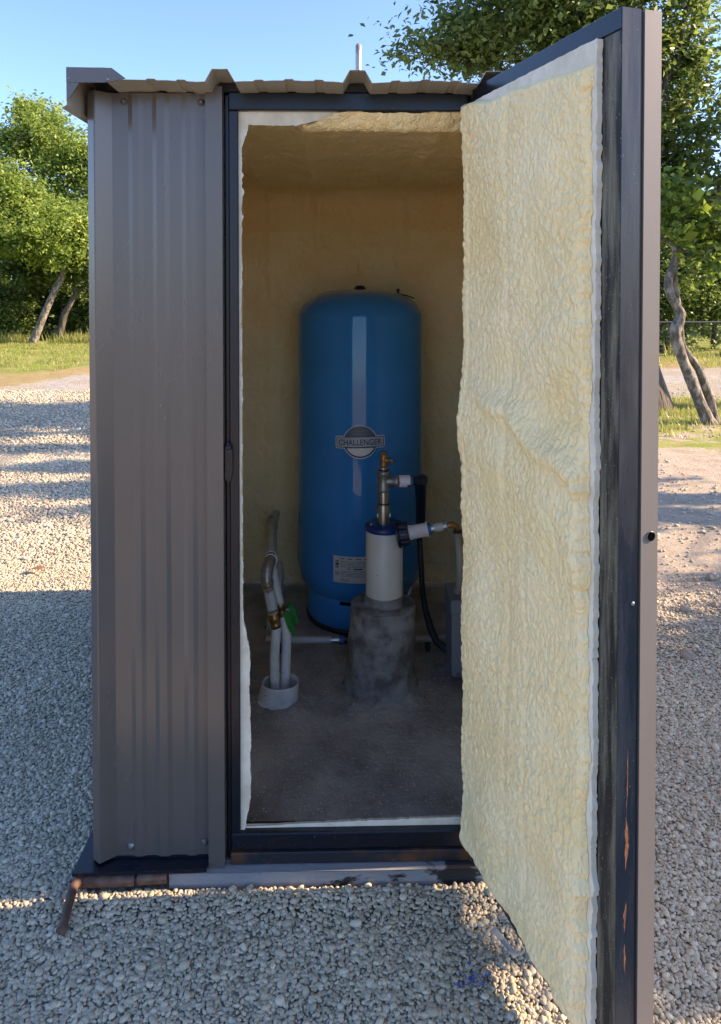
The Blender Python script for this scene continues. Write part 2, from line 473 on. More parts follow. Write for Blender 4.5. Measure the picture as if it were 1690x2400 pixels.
# ---------------------------------------------------------------- ground
def gh(x, y):
    """height of the gravel: gentle undulation, level round the shed"""
    d = max(abs(x) - 1.0, abs(y - 1) - 1.4, 0)
    k = min(1, d / 1.5)
    return -.022 + k * (.018 * N(x * .9, y * .9, 3) + .012 * N(x * 2.6, y * 2.6, 7)) + (.012 if d == 0 and y < 0 else 0) * 0
def axis_pts(lo, hi, fine_lo, fine_hi, st):
    a = list(np.arange(fine_lo, fine_hi + 1e-6, st)); s_ = st
    x = fine_hi
    while x < hi:
        s_ *= 1.25; x += s_; a.append(x)
    x = fine_lo; s_ = st
    while x > lo:
        s_ *= 1.25; x -= s_; a.insert(0, x)
    return a
xs = axis_pts(-220, 220, -7, 7, .12)
ys = axis_pts(-220, 260, -3, 12, .12)
g = MB()
g.add([(x, y, gh(x, y)) for y in ys for x in xs],
      [(j * len(xs) + i, j * len(xs) + i + 1, (j + 1) * len(xs) + i + 1, (j + 1) * len(xs) + i) for j in range(len(ys) - 1) for i in range(len(xs) - 1)], 0, True)
tag(g.build('ground', M['ground']), kind='structure')

# gravel: real pebbles placed as instances
def pebble_mesh(seed):
    rnd = random.Random(seed)
    import bmesh
    bm = bmesh.new()
    bmesh.ops.create_icosphere(bm, subdivisions=2, radius=1)
    ax = (1.0, rnd.uniform(.62, .9), rnd.uniform(.42, .6))
    for v in bm.verts:
        k = 1 + .22 * N(v.co.x * 1.1 + seed * 7, v.co.y * 1.1, v.co.z * 1.1)
        v.co = Vector((v.co.x * ax[0], v.co.y * ax[1], v.co.z * ax[2])) * k
    me = bpy.data.meshes.new('pebble')
    bm.to_mesh(me); bm.free()
    for p in me.polygons: p.use_smooth = True
    me.materials.append(M['pebble'])
    return bpy.data.objects.new('pebble', me)
def scatter(name, pts, rot, scl, pick, shapes, kindlabel=None):
    me = bpy.data.meshes.new(name)
    me.vertices.add(len(pts)); me.vertices.foreach_set('co', np.asarray(pts, dtype=np.float32).ravel())
    a = me.attributes.new('rot', 'FLOAT_VECTOR', 'POINT'); a.data.foreach_set('vector', np.asarray(rot, dtype=np.float32).ravel())
    a = me.attributes.new('scl', 'FLOAT_VECTOR', 'POINT'); a.data.foreach_set('vector', np.asarray(scl, dtype=np.float32).ravel())
    a = me.attributes.new('pick', 'INT', 'POINT'); a.data.foreach_set('value', np.asarray(pick, dtype=np.int32))
    o = bpy.data.objects.new(name, me); col.objects.link(o)
    ng = bpy.data.node_groups.new(name, 'GeometryNodeTree')
    ng.interface.new_socket('Geometry', in_out='INPUT', socket_type='NodeSocketGeometry')
    ng.interface.new_socket('Geometry', in_out='OUTPUT', socket_type='NodeSocketGeometry')
    n, l = ng.nodes, ng.links
    gi = n.new('NodeGroupInput'); go = n.new('NodeGroupOutput')
    iop = n.new('GeometryNodeInstanceOnPoints')
    l.new(gi.outputs[0], iop.inputs['Points'])
    gti = n.new('GeometryNodeGeometryToInstance')
    for s_ in shapes[::-1]:
        oi = n.new('GeometryNodeObjectInfo'); oi.inputs['Object'].default_value = s_
        l.new(oi.outputs['Geometry'], gti.inputs[0])
    l.new(gti.outputs[0], iop.inputs['Instance'])
    iop.inputs['Pick Instance'].default_value = True
    def na(nm, t):
        k = n.new('GeometryNodeInputNamedAttribute'); k.data_type = t; k.inputs[0].default_value = nm
        return k.outputs['Attribute']
    l.new(na('pick', 'INT'), iop.inputs['Instance Index'])
    l.new(na('rot', 'FLOAT_VECTOR'), iop.inputs['Rotation'])
    l.new(na('scl', 'FLOAT_VECTOR'), iop.inputs['Scale'])
    l.new(iop.outputs[0], go.inputs[0])
    md = o.modifiers.new('scatter', 'NODES'); md.node_group = ng
    return o
rng = np.random.default_rng(5)
def gravel_points():
    P = []; S = []
    # (x0, x1, y0, y1, pitch, size)
    for x0, x1, y0, y1, pit, size in ((-1.9, 1.9, -1.0, .7, .0073, .0056), (-2.1, 2.1, .7, 2.3, .0088, .0061), (-3.0, 3.0, 2.3, 5.2, .0145, .0090), (-6.5, 5.5, 5.2, 9.2, .032, .0125)):
        gx, gy = np.meshgrid(np.arange(x0, x1, pit), np.arange(y0, y1, pit))
        x = gx.ravel() + rng.uniform(-.5, .5, gx.size) * pit * 1.1
        y = gy.ravel() + rng.uniform(-.5, .5, gx.size) * pit * 1.1
        keep = ~((x > -.69) & (x < .72) & (y > -.045) & (y < 1.95))
        zone = (x > .95 + .25 * np.sin(y * 3.1) + .12 * np.sin(y * 11)) & (y > .95 + .2 * np.sin(x * 5)) & (y < 5.6)     # bare dirt: few pebbles
        keep &= ~(zone & (rng.random(x.size) > np.clip(.9 - (y - .95) * .75, .05, .9)))
        keep &= ~((x > 1.7) & (y > 5.2) & (rng.random(x.size) > .06))
        hid = (np.abs(x) < .25 + .30 * np.clip(y - 2, 0, 99)) & (y > 2.2)
        keep &= ~(hid & (rng.random(x.size) > .25))
        edge = np.maximum(np.minimum(2.2 * x + 21.0, 11.7), 9.2)
        keep &= y < edge + rng.normal(0, .3, x.size)
        x, y = x[keep], y[keep]
        P.append(np.stack([x, y], 1)); S.append(size * np.exp(rng.normal(0, .30, x.size)))
    P = np.concatenate(P); S = np.concatenate(S)
    z = np.array([gh(a, b) for a, b in P]) + S * .35 + rng.uniform(-.002, .0035, len(P))
    heap = np.exp(-((P[:, 1] + .07) / .05) ** 2) * (np.abs(P[:, 0]) < .8) * .012
    z += heap
    pts = np.column_stack([P, z])
    rot = np.column_stack([rng.normal(0, .20, len(P)), rng.normal(0, .20, len(P)), rng.uniform(0, 6.28, len(P))])
    scl = np.column_stack([S, S * rng.uniform(.8, 1.1, len(P)), S * rng.uniform(.8, 1.15, len(P))])
    return pts, rot, scl, rng.integers(0, 8, len(P))
shapes = [pebble_mesh(i + 1) for i in range(8)]
gp = gravel_points()
print('pebbles', len(gp[0]))
tag(scatter('gravel', *gp, shapes), 'smooth pale river gravel covering the yard', 'gravel', kind='stuff')

# ---------------------------------------------------------------- shed
shed = empty('pump_shed', 'charcoal corrugated metal pump shed lined with yellow spray foam, its door standing open', 'shed', (0, 0, 0))
X0, X1, YB = -.681, .70, 1.915
def vert(z0, z1):
    return lambda p, e: (p[0], p[1], z0 if e == 0 else z1)
slab = MB().box(-.665, .69, .005, YB - .01, -.03, .027).build('concrete_floor', M['slab']); tag(slab, kind='structure')
# finer floor relief on top
def floorpt(u, v):
    x = -.62 + u * 1.29; y = .05 + v * 1.86
    z = .029 + .003 * N(x * 6, y * 6, 1) + .0018 * N(x * 22, y * 22, 4)
    for cx, cy, r, h in ((.14, .845, .17, .022), (-.246, .775, .12, .016)):
        d = math.hypot(x - cx, y - cy)
        z += h * max(0, 1 - max(d - r * .75, 0) / (r * .55)) * (.6 + .9 * abs(N(x * 30, y * 30, 9)) + .7 * N(x * 11, y * 11, 3))
    return (x, y, z)
fl = MB().grid(150, 200, floorpt).build('concrete_surface', M['slab'], slab)

# front panel, left of the door: corrugated sheet
prof = [(-.676, .03), (-.682, .0), (-.680, -.010), (-.659, -.027), (-.655, -.027), (-.619, 0), (-.576, 0), (-.564, -.0045), (-.548, -.0045), (-.536, 0),
        (-.512, 0), (-.500, -.0055), (-.479, -.0055), (-.467, 0), (-.434, 0), (-.422, -.0042), (-.408, -.0042), (-.396, 0), (-.352, 0)]
MB().sheet(prof, .0012, vert(.052, 2.121)).build('wall_panel', M['paint'], shed)
for k, (x, z) in enumerate(((-.586, 2.098), (-.381, 2.097), (-.581, .078), (-.380, .086))):
    s_ = MB().lathe([(.0095, 0), (.0095, .0015), (.006, .0018), (.0058, .006), (.004, .0072)], (x, -.0012, z), 6 if False else 16, axis=(0, -1, 0))
    s_.build('screw', M['galv'] if k == 2 else M['paint'], shed)
# side, back and right sheets with major ribs
def ribs(a0, a1, pitch=.305, h=.03):
    out = [(a0, 0)]; a = a0 + .06
    while a + .08 < a1:
        out += [(a, 0), (a + .02, h), (a + .05, h), (a + .07, 0)]
        for k in (.14, .21):
            if a + k + .04 < a1: out += [(a + k, 0), (a + k + .006, .005), (a + k + .024, .005), (a + k + .03, 0)]
        a += pitch
    out.append((a1, 0)); return out
MB().sheet([(x, y) for x, y in ribs(.03, YB)], .0012, lambda p, e: (X0 - (p[1] if p[0] > .10 else 0) * .55, p[0], (.052, 2.115)[e])).build('wall_panel', M['paint'], shed)
MB().sheet([(x, y) for x, y in ribs(.0, YB)], -.0012, lambda p, e: (X1 + p[1], p[0], (.052, 2.115)[e])).build('wall_panel', M['paint'], shed)
MB().sheet([(x, y) for x, y in ribs(X0, X1)], .0012, lambda p, e: (p[0], YB + p[1], (.052, 2.115)[e])).build('wall_panel', M['paint'], shed)
MB().sheet([(.388, 0), (.44, 0), (.45, -.004), (.47, -.004), (.48, 0), (.56, 0), (.57, -.004), (.59, -.004), (.60, 0), (.64, 0), (.66, -.008), (.69, -.008), (.70, 0), (.70, .03)],
           .0012, vert(.052, 2.121)).build('wall_panel', M['paint'], shed)
# jamb trim
MB().sheet([(-.367, .004), (-.367, -.019), (-.323, -.019), (-.3215, .03)], .0012, vert(.020, 2.136)).build('jamb_trim', M['paint'], shed)
MB().sheet([(.345, .03), (.346, -.008), (.390, -.008), (.390, .004)], .0012, vert(.020, 2.136)).build('jamb_trim', M['paint'], shed)
# steel frame
fr = sub('steel_frame', shed)
MB().box(-.3085, -.2835, .000, .050, .108, 2.076, .002).build('jamb', M['steel'], fr)
MB().box(-.3195, -.3100, .012, .050, .030, 2.120, .001).build('jamb_liner', M['steel'], fr)
MB().box(-.3085, .3380, -.003, .047, 2.077, 2.125, .003).build('header', M['steel'], fr)
MB().box(-.3085, .3460, -.002, .048, .061, .107, .003).build('sill', M['steel'], fr)
MB().box(-.3085, .3460, -.010, .040, .028, .0595, .002).build('sill_angle', M['steel_rust'], fr)
MB().box(.3385, .3450, -.001, .050, .108, 2.12, .002).build('jamb', M['steel'], fr)
MB().box(-.665, .69, .006, .046, 2.1265, 2.152, .002).build('top_closure', M['black'], fr)
# latch tab in the left jamb
lt = MB().extrude([(-.013, -.045), (-.004, -.055), (.006, -.05), (.012, -.02), (.012, .03), (.006, .048), (-.004, .055), (-.012, .04)],
                  lambda p, e: (-.3095 + p[0] * .8, (.0, -.010)[e], 1.131 + p[1]))
lt.build('latch', M['steel'], shed)
MB().lathe([(.007, 0), (.007, .006), (.004, .008)], (-.309, -.010, 1.172), 10, axis=(0, -1, 0)).build('bolt', M['navy_dark'], shed)
# base plate along front-left and the left side, skid, rusty pipe
MB().extrude([(-.722, -.052), (-.3685, -.044), (-.3685, .004), (-.66, .004), (-.66, 1.9), (-.715, 1.9)], lambda p, e: (p[0], p[1], (.037, .046)[e])).build('base_plate', M['steel'], shed)
MB().box(-.66, -.3685, -.003, .0, .0465, .052).build('base_angle', M['steel'], shed)
def skidpt(u, v):
    x = -.47 + u * .87
    z = -.035 + v * .061
    return (x, -.036 + .004 * N(x * 9, 0, z * 14) + .010 * (1 - v), z)
sk = MB().grid(90, 10, skidpt)
sk.box(-.47, .40, -.034, .0, -.04, .0262)
sk.build('skid', M['skid'], shed)
bp = MB().tube([(-.712, -.036, .014), (-.560, -.036, .016)], .0165, 14)
bp.build('base_pipe', M['rust'], shed)
MB().tube([(-.552, -.034, .017), (-.475, -.034, .020)], .0165, 14).build('pipe_coupling', M['rust'], shed)
MB().tube([(-.562, -.035, .016), (-.550, -.035, .0165)], .0125, 12).build('pipe_joint', M['black'], shed)
ps = MB().tube([(-.702, -.034, .022), (-.714, -.062, .020), (-.710, -.11, .012), (-.703, -.168, .004)], [.013, .013, .0115, .0115], 12)
ps.tube([(-.7035, -.166, .0045), (-.702, -.176, .003)], .0145, 12)
ps.build('pipe_stub', M['rust'], shed)

# roof sheet
def roofprof():
    out = [(-.60, .0)]
    ribsx = [-.312, .035, .382]
    for c in ribsx:
        p = c - .347 / 2
        for m_ in (p - .085 * .9, p, p + .085 * .9) if c != ribsx[0] else (p, p + .085 * .9):
            out += [(m_ - .014, 0), (m_ - .009, .0035), (m_ + .009, .0035), (m_ + .014, 0)]
        out += [(c - .037, 0), (c - .019, .032), (c + .019, .032), (c + .037, 0)]
    for m_ in (.47, .555, .64):
        out += [(m_ - .014, 0), (m_ - .009, .0035), (m_ + .009, .0035), (m_ + .014, 0)]
    out.append((.72, 0))
    return out
rp = []
P0 = roofprof()
for i in range(len(P0) - 1):
    rp.append(P0[i])
    if P0[i + 1][0] - P0[i][0] > .02: rp.append(((P0[i][0] + P0[i + 1][0]) / 2, (P0[i][1] + P0[i + 1][1]) / 2 + .0012 * math.sin(i * 3.7)))
rp.append(P0[-1])
rf = MB()
rf.sheet([(x, z) for x, z in rp], .0012, lambda p, e: (p[0], (-.118 + .0035 * math.sin(p[0] * 23), 2.06)[e], 2.1265 + p[1] - (.004 + .0025 * math.sin(p[0] * 17 + 1)) * (1 - e)), 1, 0)
rf.build('roof', [M['paint'], M['primer']], shed)
# eave trim on the left: front cap, outer face, kick lip
et = MB()
et.sheet([(-.585, 2.1265), (-.600, 2.1540), (-.694, 2.1540), (-.694, 2.062), (-.706, 2.052)], -.0012, lambda p, e: (p[0], (-.118, 2.05)[e], p[1]), 1, 0)
et.build('eave_trim', [M['paint'], M['primer']], shed)
cap = MB()
cap.extrude([(-.694, 2.1545), (-.581, 2.1530), (-.547, 2.1275), (-.572, 2.1215), (-.6, 2.1165), (-.694, 2.1165)], lambda p, e: (p[0], (-.1225, -.1185)[e], p[1]))
cap.extrude([(-.694, 2.1160), (-.662, 2.1160), (-.692, 2.070), (-.694, 2.070)], lambda p, e: (p[0], (-.1215, -.1190)[e], p[1]))
cap.build('trim_cap', M['paint'], shed)
MB().sheet([(.70, 2.1265), (.72, 2.150), (.735, 2.150), (.735, 2.06), (.747, 2.05)], .0012, lambda p, e: (p[0], (-.118, 2.05)[e], p[1]), 0, 1).build('eave_trim', [M['paint'], M['primer']], shed)
for x, z in ((-.687, 2.126), (-.591, 2.124)):
    MB().lathe([(.0028, 0), (.0022, .002)], (x, -.1226, z), 8, axis=(0, -1, 0)).build('rivet', M['galv'], shed)
MB().box(-.586, -.5855, -.1232, -.1226, 2.1215, 2.151).build('trim_seam', M['trim'], shed)

# spray foam lining: one skin over ceiling and back wall, others on the sides
def lump(x, y, z, a=1.0):
    s_ = .007 * N(x * 5, y * 5, z * 5) + .0045 * N(x * 14, y * 14, z * 10 + 3)
    c = abs(N(x * 38, y * 38, z * 30)) + .6 * abs(N(x * 70 + 5, y * 70, z * 55))
    f1 = noise.voronoi(Vector((x * 34, y * 34, z * 30)))[0][0]
    return a * (1.7 * s_ + .0042 * (c - .4) + .007 * (1 - min(1, f1) ** 2))
zc, yb, rr = 2.098, 1.862, .10
def lining(u, v):
    x = -.64 + u * 1.33
    L1 = yb - rr - .03; L2 = rr * PI / 2; L3 = zc - rr - .04
    s_ = v * (L1 + L2 + L3)
    if s_ < L1: p = (x, .03 + s_, zc); n_ = (0, 0, -1)
    elif s_ < L1 + L2:
        t = (s_ - L1) / rr; p = (x, yb - rr + rr * math.sin(t), zc - rr + rr * math.cos(t)); n_ = (0, -math.sin(t), -math.cos(t))
    else: p = (x, yb, zc - rr - (s_ - L1 - L2)); n_ = (0, -1, 0)
    k = lump(*p) + .02 * max(0, N(x * 2.3, p[1] * 2.3, p[2] * 2.3 + 9))
    k += .016 * math.exp(-((x + .13) / .022) ** 2) + .014 * math.exp(-((x - .30) / .03) ** 2) + .010 * math.exp(-((x + .38) / .02) ** 2)   # studs telegraphing through
    k += .05 * max(0, (abs(x - .02) - .50) / .14) ** 2
    k += .030 * math.exp(-((p[2] - 1.86) / .07) ** 2) * (1 if n_[1] < -.5 else 0)
    return tuple(p[i] + n_[i] * k for i in range(3))
lf = MB().grid(230, 560, lining)
lf.build('foam_lining', M['foam'], shed)
def sidew(xc, sgn):
    def f(u, v):
        y = .05 + u * 1.82; z = .045 + v * 2.05
        k = lump(xc, y, z) + .012 * math.exp(-((y - .9) / .025) ** 2)
        return (xc + sgn * k, y, z)
    return f
MB().grid(170, 190, sidew(-.60, 1)).build('foam_lining', M['foam'], shed)
MB().grid(170, 190, sidew(.645, -1)).build('foam_lining', M['foam'], shed)
# foam behind the front wall and the cut lip round the opening
def lip(outline_in, outer, y0, y1, name, m, tx=0, tz=0):
    o = MB(); n_ = len(outline_in)
    vs = []
    for p, q in zip(outline_in, outer):
        vs += [(p[0], y0, p[1]), (q[0], y0, q[1]), (p[0] + tx, y1, p[1] + tz), (q[0], y1, q[1])]
    fs = []
    for i in range(n_ - 1):
        a, b = i * 4, (i + 1) * 4
        fs += [(a, b, b + 1, a + 1), (a, a + 2, b + 2, b), (a + 2, a + 3, b + 3, b + 2), (a + 1, b + 1, b + 3, a + 3)]
    fs += [(0, 1, 3, 2), (len(vs) - 4, len(vs) - 2, len(vs) - 1, len(vs) - 3)]
    return o.add(vs, fs).build(name, m, shed)
zz = np.linspace(.1085, 2.0755, 330)
def lw(z):
    b = .0045 + .003 * abs(N(0, 3, z * 22)) * 2 + .0022 * abs(N(1, 1, z * 90)) * 2
    if z > 1.72: b += .003 * (z - 1.72) / .3
    if z > 1.98: b += .016 * min(1, (z - 1.98) / .05)
    for zc_, r_ in ((1.86, .010), (1.905, .007), (1.79, .005)):
        if abs(z - zc_) < r_: b += .75 * math.sqrt(r_ * r_ - (z - zc_) ** 2)
    if z < .70: b += .020 * min(1, (.70 - z) / .10)
    if z < .20: b *= .35 + .65 * (z - .10) / .10
    b += .003 * N(4, 4, z * 7) + .0016 * N(3, 4, z * 160)
    return b
lip([(-.283 + lw(z), z) for z in zz], [(-.300, z) for z in zz], .012, .045, 'foam_lip', M['cutfoam'], tx=-.006)
xx = np.linspace(-.30, .345, 260)
def tw(x):
    b = .036 + .004 * N(x * 9, 0, 0) + .0018 * N(x * 60, 2, 0)
    b += .0016 * N(x * 150, 5, 0)
    if x > -.13: b -= .020 * (x + .13) / .12 + .003 * N(x * 45, 9, 0)
    return b
iL = [(x, 2.0765 - tw(x)) for x in xx if x < -.012]
lip(iL, [(p[0], 2.09) for p in iL], .014, .06, 'foam_lip', M['cutfoam'], tz=.008)
def topright(u, v):
    x = -.11 + u * .456; t = v
    k = min(1, max(0, (x + .11) / .11)); k = k * k * (3 - 2 * k)
    zt = 2.046 + .032 * k; y = .0085 + .10 * t
    q = lump(x, y, zt, .9)
    z = zt - (zt - 2.037) * math.sin(min(1, t * 1.6) * PI / 2) + .030 * max(0, t - .6) - q * .7 + .002 * N(x * 50, 3, t * 3)
    return (x, y - q * .5 - .004 * math.sin(t * PI), z)
MB().grid(150, 40, topright).build('foam_lip', M['foam'], shed)
iB = [(x, .1085 + max(.002, .004 + .005 * N(x * 8, 7, 0) + .0022 * N(x * 60, 2, 5) + .0015 * N(x * 170, 2, 5) - .012 * max(0, (-.19 - x) / .1)) + .016 * (x + .3) / .6) for x in xx]
lip(iB, [(p[0], .1075) for p in iB], .020, .036, 'foam_lip', M['cutfoam'], tz=-.006)
ff = MB()
ff.box(-.62, -.285, .052, .085, .03, 2.10); ff.box(.352, .655, .052, .085, .03, 2.10)
ff.build('foam_backing', M['foam'], shed)

# ---- the door, hinged at the right jamb, 107 degrees open
HA = R(16.7)
D = Vector((math.sin(HA), -math.cos(HA), 0)); NO = Vector((-D.y, D.x, 0))
HP = Vector((.338, -.050, 0))
def dp(w_, n_, z): return tuple(HP + D * w_ + NO * n_ + Vector((0, 0, z)))
DM = Matrix(((D.x, NO.x, 0, HP.x), (D.y, NO.y, 0, HP.y), (0, 0, .9965, 0), (0, 0, 0, 1)))
door = sub('door', shed)
door.matrix_local = DM
def dbox(a, name, m):
    return MB().box(*a).build(name, m, door)
dbox((0, .611, .0, .043, 2.093, 2.134, .002), 'top_rail', M['steel'])
dbox((0, .611, .0, .043, .070, .110, .002), 'bottom_rail', M['steel'])
dbox((.5535, .610, .0006, .0428, .1105, 2.0925, .002), 'free_stile', M['steel_scale'])
rk = MB(); rz = random.Random(6)
for z0_, z1_, wm_ in ((.60, .74, .0016), (.50, .61, .0046), (.38, .44, .0034), (.30, .36, .0022)):
    vs_ = []; m_ = 14; c_ = .022
    for i_ in range(m_ + 1):
        t_ = i_ / m_; h_ = wm_ * math.sin(PI * t_) * rz.uniform(.5, 1.1); c_ += rz.uniform(-.0012, .0012)
        vs_ += [(.6120, c_ - h_, z0_ + (z1_ - z0_) * t_), (.6120, c_ + h_, z0_ + (z1_ - z0_) * t_)]
    MB().add(vs_, [(i * 2, i * 2 + 1, i * 2 + 3, i * 2 + 2) for i in range(m_)]).build('rust_streak', M['rust_bright'], door)
dbox((.6103, .6118, .0008, .0425, .071, 2.133, .0004), 'stile_face', M['steel_blue'])
dbox((.0, .040, .0006, .0428, .1105, 2.0925, .002), 'hinge_stile', M['steel'])
# outer skin with wrapped trim
MB().sheet([(.030, .060), (.05, .060), (.06, .066), (.08, .066), (.09, .060), (.2, .060), (.21, .088), (.24, .088), (.25, .060), (.36, .060), (.37, .066), (.39, .066), (.40, .060), (.5, .060), (.52, .075), (.611, .075)],
           .0012, lambda p, e: (p[0], p[1], (.05, 2.12)[e])).build('outer_skin', M['paint'], door)
tr = MB().sheet([(.53, .0885), (.6125, .0885), (.6125, .0505), (.590, .0495), (.585, .045)], -.0014, lambda p, e: (p[0], p[1], (.03, 2.133)[e]))
tr.build('edge_trim', M['trim'], door)
dbox((.560, .6085, .0435, .0485, .072, 2.131, .0), 'backing_strip', M['black'])
MB().lathe([(.0096, 0), (.0096, .0008), (.0088, .0010), (.0088, .0004)], (.6140, .0720, 1.138), 24, axis=(1, 0, 0), cap=False).build('hole_rim', M['galv'], door)
MB().lathe([(.0092, .0), (.0090, .0009)], (.6141, .0720, 1.138), 24, axis=(1, 0, 0)).build('latch_hole_shade', M['hole_shade'], door)  # black disc on the trim, painted shade in place of a real hole
for z_ in (1.012,):
    MB().lathe([(.004, 0), (.003, .0012), (.0018, .0016)], (.6118, .034, z_), 10, axis=(1, 0, 0)).build('weld_spot', M['galv'], door)
# hinge barrels
for z_ in (.35, 1.1, 1.85):
    MB().lathe([(.008, -.04), (.008, .04)], (-.006, .052, z_), 12).build('hinge', M['steel'], door)
# foam on the inside face
W, ZB, ZT = .541, .106, 2.092
def ridge(w_, z):
    # diagonal fold above mid height
    zr = 1.335 - .30 * (w_ - .16) if w_ > .1 else 1.345
    zr += .012 * math.sin(w_ * 30)
    a = .018 * math.exp(-((z - zr) / .028) ** 2) * min(1, max(0, (w_ - .06) / .12))
    b = -.014 * math.exp(-((z - zr - .10) / .06) ** 2) * min(1, w_ / .3)
    c = .014 * math.exp(-((z - zr + .12) / .09) ** 2)
    return a + b + c
def doorfoam(u, v):
    z = ZB + (ZT - ZB) * v; 
    w_ = -.002 + (W + .002) * u
    t = .024
    t += .010 * N(w_ * 3.6, 1.7, z * 2.4) + .009 * N(w_ * 9, 4.7, z * 6)
    t += ridge(w_, z)
    # shallow vertical channels left by the gun
    t -= .0045 * math.exp(-((w_ - .24 - .02 * N(0, 0, z * 2)) / .012) ** 2) + .003 * math.exp(-((w_ - .33) / .009) ** 2) * (z < 1.1)
    t -= .006 * math.exp(-((w_ - .035) / .0045) ** 2) * (z > .95)
    wx = .005 * N(w_ * 14, 9, z * 14); k_ = .75 + .5 * N(w_ * 7, 4, z * 4)
    f1 = noise.voronoi(Vector(((w_ + wx) * 105, 2.2, (z + wx) * 62)))[0][0]
    f2 = noise.voronoi(Vector(((w_ + wx) * 58, 7.2, (z - wx) * 44)))[0][0]
    t += .0080 * k_ * (1 - min(1, f1) ** 2) + .0065 * (1 - min(1.2, f2) ** 2) * (.5 + N(w_ * 5, 1, z * 5))
    if z < .45: t += (.45 - z) * .035 * abs(N(w_ * 13, 5.5, z * 13))
    # rolled and trimmed borders
    t *= min(1, .25 + math.sqrt(max(0, u * W / .022)))
    eR = (W - w_) / .012
    if eR < 1: t = .0125 + (t - .0125) * math.sqrt(max(0, eR))
    eT = (ZT - z - (.016 + .085 * max(0, w_ - .17) + .012 * N(w_ * 9, 3, 3)) * (1 if w_ > .12 else w_ / .12)) / .012
    if eT < 1: t = .010 + (t - .010) * math.sqrt(max(0, eT))
    eB = (z - ZB) / .03
    if eB < 1: t = .004 + (t - .004) * math.sqrt(max(0, eB))
    wob = .002 * N(0, 6, z * 6) + .003 * N(0, 2, z * 30)
    return (w_ + (wob if u < .2 else 0) * (1 - u / .2 if u < .2 else 0) + (.012 * N(3, 3, z * 8) + .008 * N(3, 1, z * 40) + .004 * N(1, 1, z * 120)) * max(0, (u - .94) / .06), -t, z + (.004 * N(w_ * 25, 1, 1) if v in (0, 1) else 0))
df = MB().grid(200, 700, doorfoam)
df.build('door_foam', M['foam'], door)
# foam trimmed flat beside the steel
zz3 = np.linspace(.106, 2.09, 300)
cf = MB(); vs = []
for z in zz3:
    e = .5535 + .0045 * N(1, 8, z * 55) + .0035 * N(1, 8, z * 140) + .006 * N(1, 3, z * 9) + (.016 * max(0, N(7, 3, z * 22)) if z < .6 else 0)
    vs += [(.528, -.0118, z), (e, -.0118 + .002 * N(0, 2, z * 30), z), (e + .001, -.0004, z)]
fs = []
for i in range(len(zz3) - 1):
    a, b = i * 3, i * 3 + 3
    fs += [(a, a + 1, b + 1, b), (a + 1, a + 2, b + 2, b + 1)]
cf.add(vs, fs, 0, False).build('cut_foam_edge', M['cutfoam'], door)
cf2 = MB(); vs = []
ww = np.linspace(.05, .5535, 120)
for w_ in ww: vs += [(w_, -.0122, 2.0), (w_, -.0122, 2.0915 + .002 * N(w_ * 40, 1, 1)), (w_, -.0005, 2.094)]
fs = []
for i in range(len(ww) - 1):
    a, b = i * 3, i * 3 + 3
    fs += [(a, a + 1, b + 1, b), (a + 1, a + 2, b + 2, b + 1)]
cf2.add(vs, fs).build('cut_foam_edge', M['cutfoam'], door)

# ---- hooked rod on the roof
hk = empty('vent_rod', 'thin rust stained galvanised rod with bent top rising above the shed roof', 'rod', (.058, .9, 2.13))
MB().tube([(.058, .9, 2.12), (.058, .9, 2.50), (.0585, .905, 2.527), (.0585, .92, 2.540), (.0585, .94, 2.538), (.0585, .95, 2.52)], .0118, 12).build('rod', M['galv_rust'], hk)
MB().lathe([(.03, 0), (.028, .006), (.014, .02), (.012, .03)], (.058, .9, 2.1285), 16).build('flashing', M['rubber'], hk)
fit_local(hk)

# ---------------------------------------------------------------- pressure tank
TX, TY, TR = .078, 1.535, .300
tank = empty('pressure_tank', 'tall glossy blue steel water pressure tank standing at the back of the shed', 'water tank', (TX, TY, .03))
pr = []
for i in range(13):      # lower dish
    a = PI / 2 * i / 12
    pr.append((TR * (.80 + .20 * math.sin(a)) if i else TR * .30, .150 + .13 * (1 - math.cos(a)) - (.0 if i else .02)))
pr += [(TR, .30), (TR, .82), (TR * 1.001, .823), (TR, .826), (TR, 1.430)]
for i in range(1, 15):
    a = PI / 2 * i / 14
    pr.append((TR * math.cos(a) ** .62 if i < 14 else .001, 1.430 + .122 * math.sin(a) ** 1.35))
MB().lathe(pr, (TX, TY, .03), 96, cap=False).build('body', M['tank'], tank)
sk = MB().lathe([(.252, .022), (.254, .03), (.254, .15), (.246, .17)], (TX, TY, .03), 64, cap=False)
sk.build('base_skirt', M['tank'], tank)
MB().lathe([(.240, 0), (.257, 0), (.257, .022), (.240, .022)], (TX, TY, .03), 64, cap=False).build('base_ring', M['rubber'], tank)
# flat dark strip on the skirt, painted as the shade inside a slot
sl = MB()
vs = []; 
for i in range(9):
    a = R(-112 + i * 2.4); r_ = .2550
    for z in (.163, .178): vs.append((TX + r_ * math.cos(a), TY + r_ * math.sin(a), z))
sl.add(vs, [(i * 2, i * 2 + 2, i * 2 + 3, i * 2 + 1) for i in range(8)])
sl.build('skirt_slot_shade', M['hole_shade'], tank)
MB().lathe([(.030, 0), (.028, .008), (.017, .020), (.015, .021)], (TX, TY, 1.578), 20).build('cap', M['black'], tank)
vx, vy = TX + .178, TY - .06
MB().lathe([(.016, 0), (.012, .012), (.006, .014), (.006, .03), (.008, .031), (.008, .04)], (vx, vy, 1.543), 14).build('air_valve', M['black'], tank)
MB().tube([(vx + .01, vy, 1.558), (vx + .04, vy, 1.552), (vx + .075, vy, 1.538)], .0035, 8).build('valve_strap', M['black'], tank)
